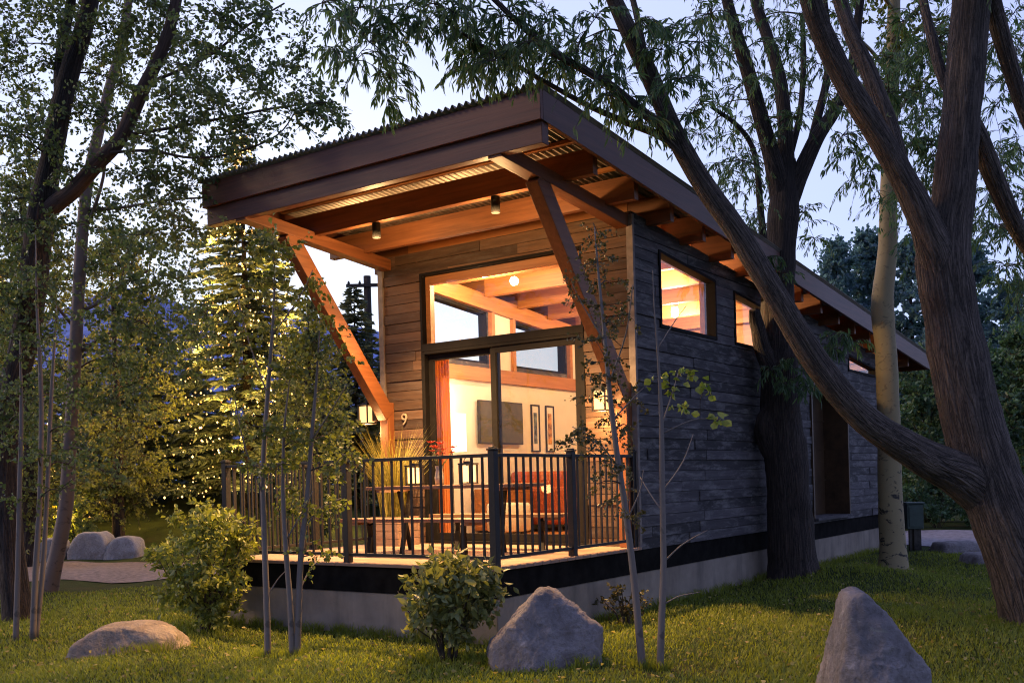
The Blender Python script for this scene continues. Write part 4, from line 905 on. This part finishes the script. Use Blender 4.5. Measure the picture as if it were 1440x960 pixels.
# --- thin aspen stems at the left
for (pts, d, cl, lb) in [
    ([(22, 905, 9), (25, 800, 8), (27, 700, 7), (30, 580, 6), (28, 470, 2)], 9.75, [(15, 620), (40, 560), (25, 500), (10, 700), (50, 650), (28, 475), (20, 540)], 'thin straight aspen stem at the far left, in front of the dark cottonwood base'),
    ([(46, 900, 10), (50, 800, 9), (56, 700, 8), (58, 560, 7), (52, 430, 4), (50, 330, 1.5)], 9.8, [(60, 640), (75, 560), (45, 480), (60, 400), (85, 690), (50, 340), (45, 380)], 'thin pale aspen stem standing just left of the birch, straight up'),
    ([(50, 899, 9), (60, 800, 8), (66, 700, 7), (72, 560, 6), (80, 430, 1.6)], 9.85, [(95, 600), (90, 520), (80, 450), (105, 660), (80, 430)], 'thin aspen stem leaning right across the white foot of the birch')]:
    T = Tree('aspen_sapling', lb, 'sapling', M['sapbark'], M['lf_cotton'], 'thin aspen saplings'); T.plimb(pts, d, d, 10, .03, 6)
    for (x, y) in cl: T.clump(at(x, y, d+random.uniform(-.4, .4)), .30, 7, 10, .042, .036, .4, 1)
    T.done()
# --- three saplings in front of the deck
def sapling(lb, pts, d, br, cl, leaf, L, W, R, ntw, nlf, bark='sapbark', dr=.35, name='aspen_sapling', grp='thin aspen saplings', tl=.8):
    T = Tree(name, lb, 'sapling', M[bark], leaf, grp); T.plimb(pts, d, d, 10, .03, 6)
    for b in br: T.plimb(b, d, d+random.uniform(-.3, .3), 6, .02, 4)
    for c in cl: T.clump(at(c[0], c[1], d+random.uniform(-.35, .35)), R*1.2, max(3, int(ntw*.85)), int(nlf*1.35), L, W, dr, 1.0, tw=.002, tlen=tl, pet=.5)
    return T.done()
sapling('slender aspen sapling with a straight stem before the deck, leftmost of its trio', [(377, 925, 11), (375, 850, 10), (372, 760, 9), (370, 660, 8), (376, 560, 7), (384, 450, 4.5), (386, 375, 2.5), (382, 330, 1.2)], 8.55,
        [[(372, 700, 3), (345, 630, 2.5), (330, 560, 1.5)], [(378, 560, 3), (350, 480, 2), (335, 420, 1.5)], [(384, 470, 3), (420, 420, 2), (440, 380, 1.5)], [(375, 840, 3), (390, 815, 2), (404, 800, 1.5)]],
        [(383, 335), (378, 345), (385, 350), (365, 400), (400, 390), (345, 440), (420, 420), (380, 460), (345, 520), (400, 520), (330, 590), (370, 600), (350, 650), (415, 470), (440, 400), (360, 360), (330, 480), (410, 350)], M['lf_aspen'], .042, .037, .22, 9, 9)
sapling('slender aspen sapling before the deck, middle one of the trio', [(411, 925, 10), (408, 850, 9), (402, 770, 8), (398, 690, 7), (400, 600, 4), (408, 530, 1.6)], 8.5,
        [[(402, 760, 3), (425, 720, 2), (440, 690, 1.5)]], [(408, 535), (400, 540), (415, 580), (390, 610), (410, 640), (385, 660), (420, 690), (400, 715), (430, 620)], M['lf_aspen'], .042, .037, .20, 9, 9)
sapling('slender aspen sapling leaning right before the deck, rightmost of the trio', [(418, 925, 11), (420, 850, 10), (424, 770, 9), (432, 700, 8), (438, 620, 7), (446, 520, 3.5), (450, 450, 1.4)], 8.5,
        [[(426, 745, 3), (450, 715, 2), (480, 700, 1.5)], [(421, 830, 3), (436, 800, 2), (450, 785, 1.5)], [(438, 620, 3), (470, 570, 2), (488, 540, 1.5)]],
        [(450, 450), (470, 500), (440, 500), (480, 550), (455, 560), (490, 600), (465, 620), (445, 650), (480, 660), (475, 705), (450, 720), (455, 780), (495, 640), (465, 470)], M['lf_aspen'], .042, .037, .21, 9, 9)
sapling('leaning grey sapling with many small dark leaves in front of the right brace', [(904, 945, 13), (898, 880, 12), (890, 800, 11), (880, 720, 10), (868, 640, 9), (858, 560, 8), (850, 470, 6), (842, 390, 4), (836, 320, 2)], 7.5,
        [[(872, 660, 3), (840, 620, 2), (805, 600, 1.5)], [(856, 540, 3), (880, 470, 2), (890, 400, 1.5)], [(862, 590, 3), (890, 560, 2), (905, 545, 1.2)], [(850, 480, 2.5), (820, 430, 2), (805, 400, 1)], [(882, 730, 3), (900, 690, 2), (905, 660, 1)]],
        [(835, 330), (850, 360), (820, 385), (860, 400), (840, 430), (805, 410), (865, 460), (830, 480), (855, 510), (880, 440), (870, 540), (840, 560), (815, 600), (835, 620), (860, 590), (885, 600), (805, 625), (850, 650), (880, 660), (840, 680), (865, 700), (885, 730), (830, 530), (870, 620), (890, 560), (855, 450)], M['lf_dark'], .030, .024, .20, 8, 10, dr=.3)
sapling('pale straight sapling with a few broad bright leaves before the dark side wall', [(928, 948, 12), (930, 880, 11), (933, 800, 10), (932, 720, 9), (931, 650, 8), (930, 590, 7), (926, 510, 4), (920, 430, 2), (918, 380, 1.2)], 7.45,
        [[(933, 790, 3), (960, 765, 2.4), (995, 745, 1.4)], [(932, 850, 3), (955, 838, 2), (985, 832, 1.2)], [(932, 720, 3), (912, 690, 2), (900, 670, 1.2)], [(930, 600, 3), (945, 555, 2.4), (955, 520, 1.4)], [(930, 610, 2.5), (975, 590, 2), (1010, 590, 1.2)], [(932, 690, 2.4), (960, 650, 2), (975, 610, 1)], [(925, 490, 2), (950, 450, 1.4), (965, 430, 1)]],
        [(945, 545), (960, 570), (985, 545), (930, 530), (1000, 590), (975, 520)], M['lf_bright'], .062, .055, .10, 4, 3, dr=.7)
# --- shrubs
def shrub(name, lb, base, w, h, nst, leaf, L, W, ncl, seed, ntw=8, nlf=9, low=.25):
    random.seed(seed); T = Tree(name, lb, 'shrub', M['twig'], leaf); x0, y0 = base; z0 = float(gh(x0, y0))
    for i in range(nst):
        a = i*2.39+random.random(); r = w*.5*math.sqrt(random.random())*.9; hh = h*random.uniform(.55, .95)*(1-.35*(r/(w*.5))**2)
        T.limb([(x0+.04*math.cos(a), y0+.04*math.sin(a), z0-.05, .009), (x0+.35*r*math.cos(a), y0+.35*r*math.sin(a), z0+hh*.4, .008), (x0+.8*r*math.cos(a), y0+.8*r*math.sin(a), z0+hh*.75, .005), (x0+r*math.cos(a), y0+r*math.sin(a), z0+hh, .003)], 5, .02, 4)
    for i in range(ncl):
        v = ivec(1)[0]; rr_ = random.uniform(.45, 1)**.6; z = z0+h*(low+(1-low)*(.5+.5*v[2]*rr_)); 
        k_ = random.uniform(.75, 1.25); T.clump((x0+v[0]*w*.44*rr_*k_, y0+v[1]*w*.44*rr_*k_, z-.05+.12*h*(k_-1)), .14+.05*w, ntw, nlf, L*random.uniform(.75, 1.2), W, .2, 1.0, tw=.002, pet=.35)
    return T.done()
shrub('shrub', 'round leafy shrub on bare stems at the deck corner, left of the pyramid boulder', (.02, -.70), .88, .86, 22, M['lf_shrub'], .085, .042, 56, 11, 7, 7, .28)
shrub('shrub', 'tall yellow green shrub beside the left end of the concrete foundation', (-3.12, -.52), 1.02, 1.34, 26, M['lf_shrub2'], .070, .036, 78, 12, 8, 8, .08)
shrub('shrub', 'loose thin shrub behind the tall yellow green shrub, next to the path', (-4.35, .55), 1.0, 1.05, 16, M['lf_cotton'], .05, .03, 40, 13, 7, 8, .2)
shrub('shrub', 'low dark shrub against the side foundation, right of the dark leaved sapling', (.35, 1.55), .5, .42, 9, M['lf_dark'], .045, .03, 10, 14, 5, 7, .3)
# --- spruces
def spruce(lb, x, ytop, d, ybase, wbase, leaf=None, seed=1, nw=46, lit=0, grp='spruces behind the cabin', strength=None):
    random.seed(seed); T = thing('spruce_tree', lb, 'tree', (0, 0, 0), grp); B = at(x, ybase, d); z0 = float(gh(B[0], B[1])); H_ = at(x, ytop, d)[2]-z0; Rb = wbase*d/FPX/2
    x0, y0 = B[0], B[1]; m = MB(); m.tube([(x0, y0, z0-.2), (x0, y0, z0+H_*.5), (x0, y0, z0+H_)], [H_*.016, H_*.009, .01], 9); m.build('trunk', M['darkbark'], T)
    P = []; D = []; br = MB(); bulbs = []
    for k in range(nw):
        f = ((k+.5)/nw)**.92; z = z0+H_*(.05+.94*f); R = Rb*(1-f)**.85*random.uniform(.8, 1.12)+.08; nb = max(5, int(11*(1-f)+4))
        for j in range(nb):
            a = 2*math.pi*(j/nb)+k*1.3+random.uniform(-.25, .25); r = R*random.uniform(.7, 1.1); dr = np.array([math.cos(a), math.sin(a), 0]); s_ = np.array([-math.sin(a), math.cos(a), 0])
            zt = z+random.uniform(-.07, .07); tip = lambda u: np.array([x0, y0, zt])+dr*r*u+np.array([0, 0, r*(.10*u-.34*u*u+.14*u**4)])
            br.tube([tip(0), tip(.5), tip(1)], [.018, .012, .004], 3, .5, False)
            n = int(20+r*60); u = rng.uniform(.12, 1, n); sg = rng.choice([-1, 1], n); b = np.array([tip(q) for q in u])
            P.append(b); D.append(dr[None]*.75+s_[None]*sg[:, None]*rng.uniform(.3, 1.1, n)[:, None]+np.array([0, 0, 1])*rng.normal(-.25, .22, n)[:, None])
            if lit and random.random() < lit:
                for q in np.arange(.35, 1.02, .10): bulbs.append(tip(min(1, q+random.uniform(-.06, .06)))+ivec(1)[0]*.2)
    P = np.concatenate(P); D = np.concatenate(D); n = len(P); L = rng.uniform(.6, 1.2, n)*(.12+.05*Rb)
    br.build('branches', M['darkbark'], T); fast_mesh('crown', leaves(P, D, L, L*.26, .3, .5), 6, HEX, leaf or M['needle'], np.clip(rng.normal(.5, .25, n), 0, 1), T)
    return T, bulbs, (x0, y0, z0, H_, Rb)
def fairy(lb, bulbs, frame, size, energy, nl):
    """a string of bulbs with its cord and real lamps spread along it"""
    t = thing('string_lights', lb, 'string lights', group='strings of warm fairy lights on the spruces')
    Bp = np.array(bulbs); o = np.array([[1, 0, 0], [0, 1, 0], [-1, 0, 0], [0, -1, 0], [0, 0, 1], [0, 0, -1]])*size
    V = Bp[:, None]+o[None]*rng.uniform(.5, 1.15, (len(Bp), 1, 1)); b = fast_mesh('bulbs', V, 6, [(0, 1, 4), (1, 2, 4), (2, 3, 4), (3, 0, 4), (1, 0, 5), (2, 1, 5), (3, 2, 5), (0, 3, 5)], M['tinylight'], rng.uniform(.1, 1, len(V))**1.6, t); b['kind'] = 'stuff'
    m = MB()
    for i in range(0, len(Bp)-1):
        if np.linalg.norm(Bp[i]-Bp[i+1]) < .9: m.tube([Bp[i], Bp[i+1]], .006, 3, .5, False)
    m.build('cord', M['black'], t)
    x0, y0, z0, H_, Rb = frame
    for k in range(nl):
        f = .05+.85*k/nl; a = math.atan2(CAM[1]-y0, CAM[0]-x0)+(-1)**k*.9*random.random(); r = Rb*(1-f)*.9+.25
        L = bpy.data.lights.new('string_lamp', 'POINT'); L.energy = energy*(1-.5*f); L.color = (1, .53, .11); L.shadow_soft_size = .12
        lo = bpy.data.objects.new('string_lamp', L); col.objects.link(lo); lo.parent = t; lo.location = (x0+r*math.cos(a), y0+r*math.sin(a), z0+H_*f)
E_STR = 26
T, bl, fr = spruce('tall pointed spruce wound with many fairy lights, behind the left end of the deck', 352, 182, 27, 706, 310, None, 3, 32, .6)
fairy('warm fairy lights wound round the tall pointed spruce behind the deck', bl, fr, .036, E_STR, 12)
T, bl, fr = spruce('broad dark spruce with lights under its skirts, between the birch and the lit spruce', 205, 430, 28, 708, 280, None, 4, 22, 0)
T2, bl2, fr2 = spruce('spruce at the far left strung with yellow lights behind the cottonwood', 5, 380, 25, 712, 260, None, 5, 36, .5)
fairy('warm fairy lights on the spruce behind the dark cottonwood at the far left', bl2, fr2, .034, E_STR, 6)
spruce('blue spruce in shade behind the wall lantern, left of the cabin wall', 505, 400, 32, 700, 210, None, 6, 34, 0)
spruce('narrow spruce in shade beside the utility pole', 560, 450, 36, 698, 150, None, 8, 30, 0)
spruce('spruce in shade behind the railing, between the lit spruce and the wall lantern', 440, 470, 36, 702, 190, None, 9, 30, 0)
spruce('far spruce behind the broad dark spruce, under the blue ridge', 120, 470, 40, 700, 170, None, 10, 26, 0)
spruce('far spruce just left of the lit spruce, under the blue ridge', 275, 500, 42, 700, 170, None, 12, 26, 0)
# --- background trees at the right
def leaftree(lb, x, ytop, ybase, w, d, leaf, seed, ncl, ntw, nlf, L, W, grp, narrow=.0, low=.12, name='poplar_tree'):
    random.seed(seed); T = Tree(name, lb, 'tree', M['darkbark'], leaf, grp); B = at(x, ybase, d); z0 = float(gh(B[0], B[1])); H_ = at(x, ytop, d)[2]-z0; r = w*d/FPX/2; x0, y0 = B[0], B[1]
    T.limb([(x0, y0, z0-.2, H_*.018+.03), (x0+.1, y0, z0+H_*.35, H_*.013), (x0-.1, y0+.1, z0+H_*.7, H_*.007), (x0, y0, z0+H_*.97, .012)], 8, .05, 5)
    for i in range(ncl):
        f = low+(1-low)*random.random(); pr = math.sin(math.pi*min(1, max(.02, (f-low*.6)/(1.02-low*.6)))**(.75 if narrow else .9))**.7; v = ivec(1)[0]; q = r*pr*random.uniform(.2, 1)**.5
        T.clump((x0+v[0]*q, y0+v[1]*q, z0+H_*f), .24*r+.40, ntw, nlf, L, W, .15, .9, conn=(i % 3 == 0), tw=.008)
    return T.done()
gP = 'poplars beyond the road'
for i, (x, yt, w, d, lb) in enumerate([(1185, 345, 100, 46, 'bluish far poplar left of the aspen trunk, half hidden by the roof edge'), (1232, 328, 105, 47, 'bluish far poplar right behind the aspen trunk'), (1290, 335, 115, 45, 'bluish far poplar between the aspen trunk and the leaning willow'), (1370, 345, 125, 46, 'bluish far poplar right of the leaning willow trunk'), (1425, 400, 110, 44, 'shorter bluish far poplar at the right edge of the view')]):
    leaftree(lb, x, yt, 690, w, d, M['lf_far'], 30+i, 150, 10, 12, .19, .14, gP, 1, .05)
M['lf_back'] = leafmat('pale_tree_leaf', (.07, .095, .035), (.22, .25, .09), .45)
gT = 'leafy trees behind the gravel path'
for i, (x, yt, w, d, lb) in enumerate([(40, 230, 200, 19.5, 'leafy green tree behind the dark cottonwood at the far left'), (165, 330, 190, 23.5, 'leafy green tree behind the slim birch trunk, beyond the path'), (440, 430, 110, 21, 'small leafy tree behind the deck railing, left of the wall lantern')]):
    leaftree(lb, x, yt, 712, w, d, M['lf_back'], 70+i, (150, 120, 70)[i], 9, 12, .085, .06, gT, 0, .08, 'leafy_tree')
gQ = 'green trees beyond the road'
for i, (x, yt, w, d, lb) in enumerate([(1305, 500, 150, 27, 'bushy green tree beyond the road, behind the end of the roof'), (1385, 490, 150, 28, 'bushy green tree beyond the road, right of the leaning willow trunk'), (1455, 470, 150, 26, 'bushy green tree beyond the road, cut by the right edge of the view')]):
    leaftree(lb, x, yt, 722, w, d, M['lf_mid'], 40+i, 120, 9, 12, .14, .08, gQ, 0, .05, 'green_tree')
for i, (x, y, w, h, lb) in enumerate([(1318, 724, 2.2, 1.6, 'dark shrub beyond the road, directly behind the utility pedestal'), (1375, 726, 2.0, 1.3, 'dark shrub beyond the road, next to the leaning willow trunk'), (1270, 722, 2.2, 1.7, 'dark shrub beyond the road, beside the cabin corner')]):
    p = at(x, y, 24.5); shrub('roadside_shrub', lb, (p[0], p[1]), w, h, 10, M['lf_mid'], .10, .06, 34, 50+i, 8, 9, .1)
for i, (x, y, w, h, lb) in enumerate([(20, 745, 3.0, 2.6, 'leafy bush coloured as if lit yellow behind the far left trunks'), (110, 730, 2.4, 1.8, 'leafy bush in shade between the birch and the broad dark spruce')]):
    p = at(x, y, 23.0); shrub('hedge_shrub', lb, (p[0], p[1]), w, h, 10, (M['lf_lit_yellow'], M['lf_cotton'])[i], .09, .06, 44, 60+i, 8, 9, .1)

# ------------------------------------------------------------------ grass and fallen leaves
def in_cabin(x, y): return (x > XL-.03) & (x < XR+.04) & (y > -.04) & (y < YB+.05)
def scatter(n, qa, qb, pw):
    q = qa+(qb-qa)*rng.uniform(0, 1, n)**pw; l = rng.uniform(-.58, .58, n)*q
    x = CAM[0]+q*FW[0]+l*R0[0]; y = CAM[1]+q*FW[1]+l*R0[1]; return x, y
def roadmask(x, y):
    q = (x-CAM[0])*FW[0]+(y-CAM[1])*FW[1]; l = (x-CAM[0])*R0[0]+(y-CAM[1])*R0[1]
    return ((l > 3) & (q > 17.0)) | ((l < -3.5) & (q > 14.3+.25*np.sin(l*2)) & (q < 20.8))
x, y = scatter(330000, 5.2, 17.5, 1.5); k = ~(in_cabin(x, y) | roadmask(x, y)); x, y = x[k], y[k]
dn = .5+.5*np.array([noise.noise(Vector((a*.9, b*.9, 0))) for a, b in zip(x[:], y[:])]); k = rng.uniform(0, 1, len(x)) < np.clip(.35+dn*1.1, 0, 1); x, y, dn = x[k], y[k], dn[k]
n = len(x); z = gh(x, y); hgt = rng.uniform(.018, .048, n)*(.75+.6*dn); az = rng.uniform(0, 2*np.pi, n); o_ = np.stack([np.cos(az), np.sin(az), 0*az], 1); s2 = np.stack([-np.sin(az), np.cos(az), 0*az], 1)*(rng.uniform(.003, .0055, n)[:, None])
b = np.stack([x, y, z-.004], 1); ln = (hgt*rng.uniform(.2, 1.1, n))[:, None]; p1 = b+o_*ln*.3; p1[:, 2] += hgt*.6; p2 = b+o_*ln; p2[:, 2] += hgt
tone = np.clip(.35*dn+.4+rng.normal(0, .22, n)-.12, 0, 1)
G = [np.stack([b-s2, b+s2, p1+s2*.8, p1-s2*.8, p2], 1)]
def tufts(x, y, n, rad, h0=.06, h1=.13): G.append(blades(x, y, float(gh(x, y))-.01, n, h0, h1, rad, .006, .8))
for i in range(120): tufts(random.uniform(XL, XR), random.uniform(-.10, -.04), 12, .04)
for i in range(260): tufts(XR+random.uniform(.05, .12), random.uniform(0, 12.5), 12, .04)
for (cx, cy_, ra) in ((.88, -.66, .40), (-2.78, -1.60, .44), (3.30, -.60, .40)):
    for i in range(70):
        a = random.uniform(0, 6.28); tufts(cx+ra*1.0*math.cos(a), cy_+ra*.72*math.sin(a), 10, .05)
for (cx, cy_, ra) in ((3.7, 2.95, .42), (.97, 6.4, .45), (1.17, 7.85, .25), (1.56, -.39, .06), (1.67, -.33, .06), (-1.49, -1.22, .06), (-1.27, -1.1, .08), (-5.95, -.85, .35), (.02, -.70, .2), (-3.12, -.52, .4)):
    for i in range(26):
        a = random.uniform(0, 6.28); tufts(cx+ra*math.cos(a), cy_+ra*math.sin(a), 9, .05, .05, .11)
G = np.concatenate(G); tone = np.concatenate([tone, np.clip(rng.normal(.5, .2, len(G)-len(tone)), 0, 1)])
tag(fast_mesh('grass', G, 5, [(0, 1, 2, 3), (3, 2, 4)], M['grass'], tone), 'short lawn grass in front of and beside the cabin', 'grass', kind='stuff')
x, y = scatter(1700, 5.6, 14, 1.2); k = ~(in_cabin(x, y) | roadmask(x, y)); x, y = x[k], y[k]; n = len(x)
P = np.stack([x, y, gh(x, y)+rng.uniform(.02, .055, n)], 1); D = ivec(n); D[:, 2] *= .3; L = rng.uniform(.025, .05, n)
tag(fast_mesh('fallen_leaves', leaves(P, D, L, L*.6, .3, .5), 6, HEX, M['fallen'], rng.random(n)), 'small yellow leaves scattered over the lawn', 'leaves', kind='stuff')
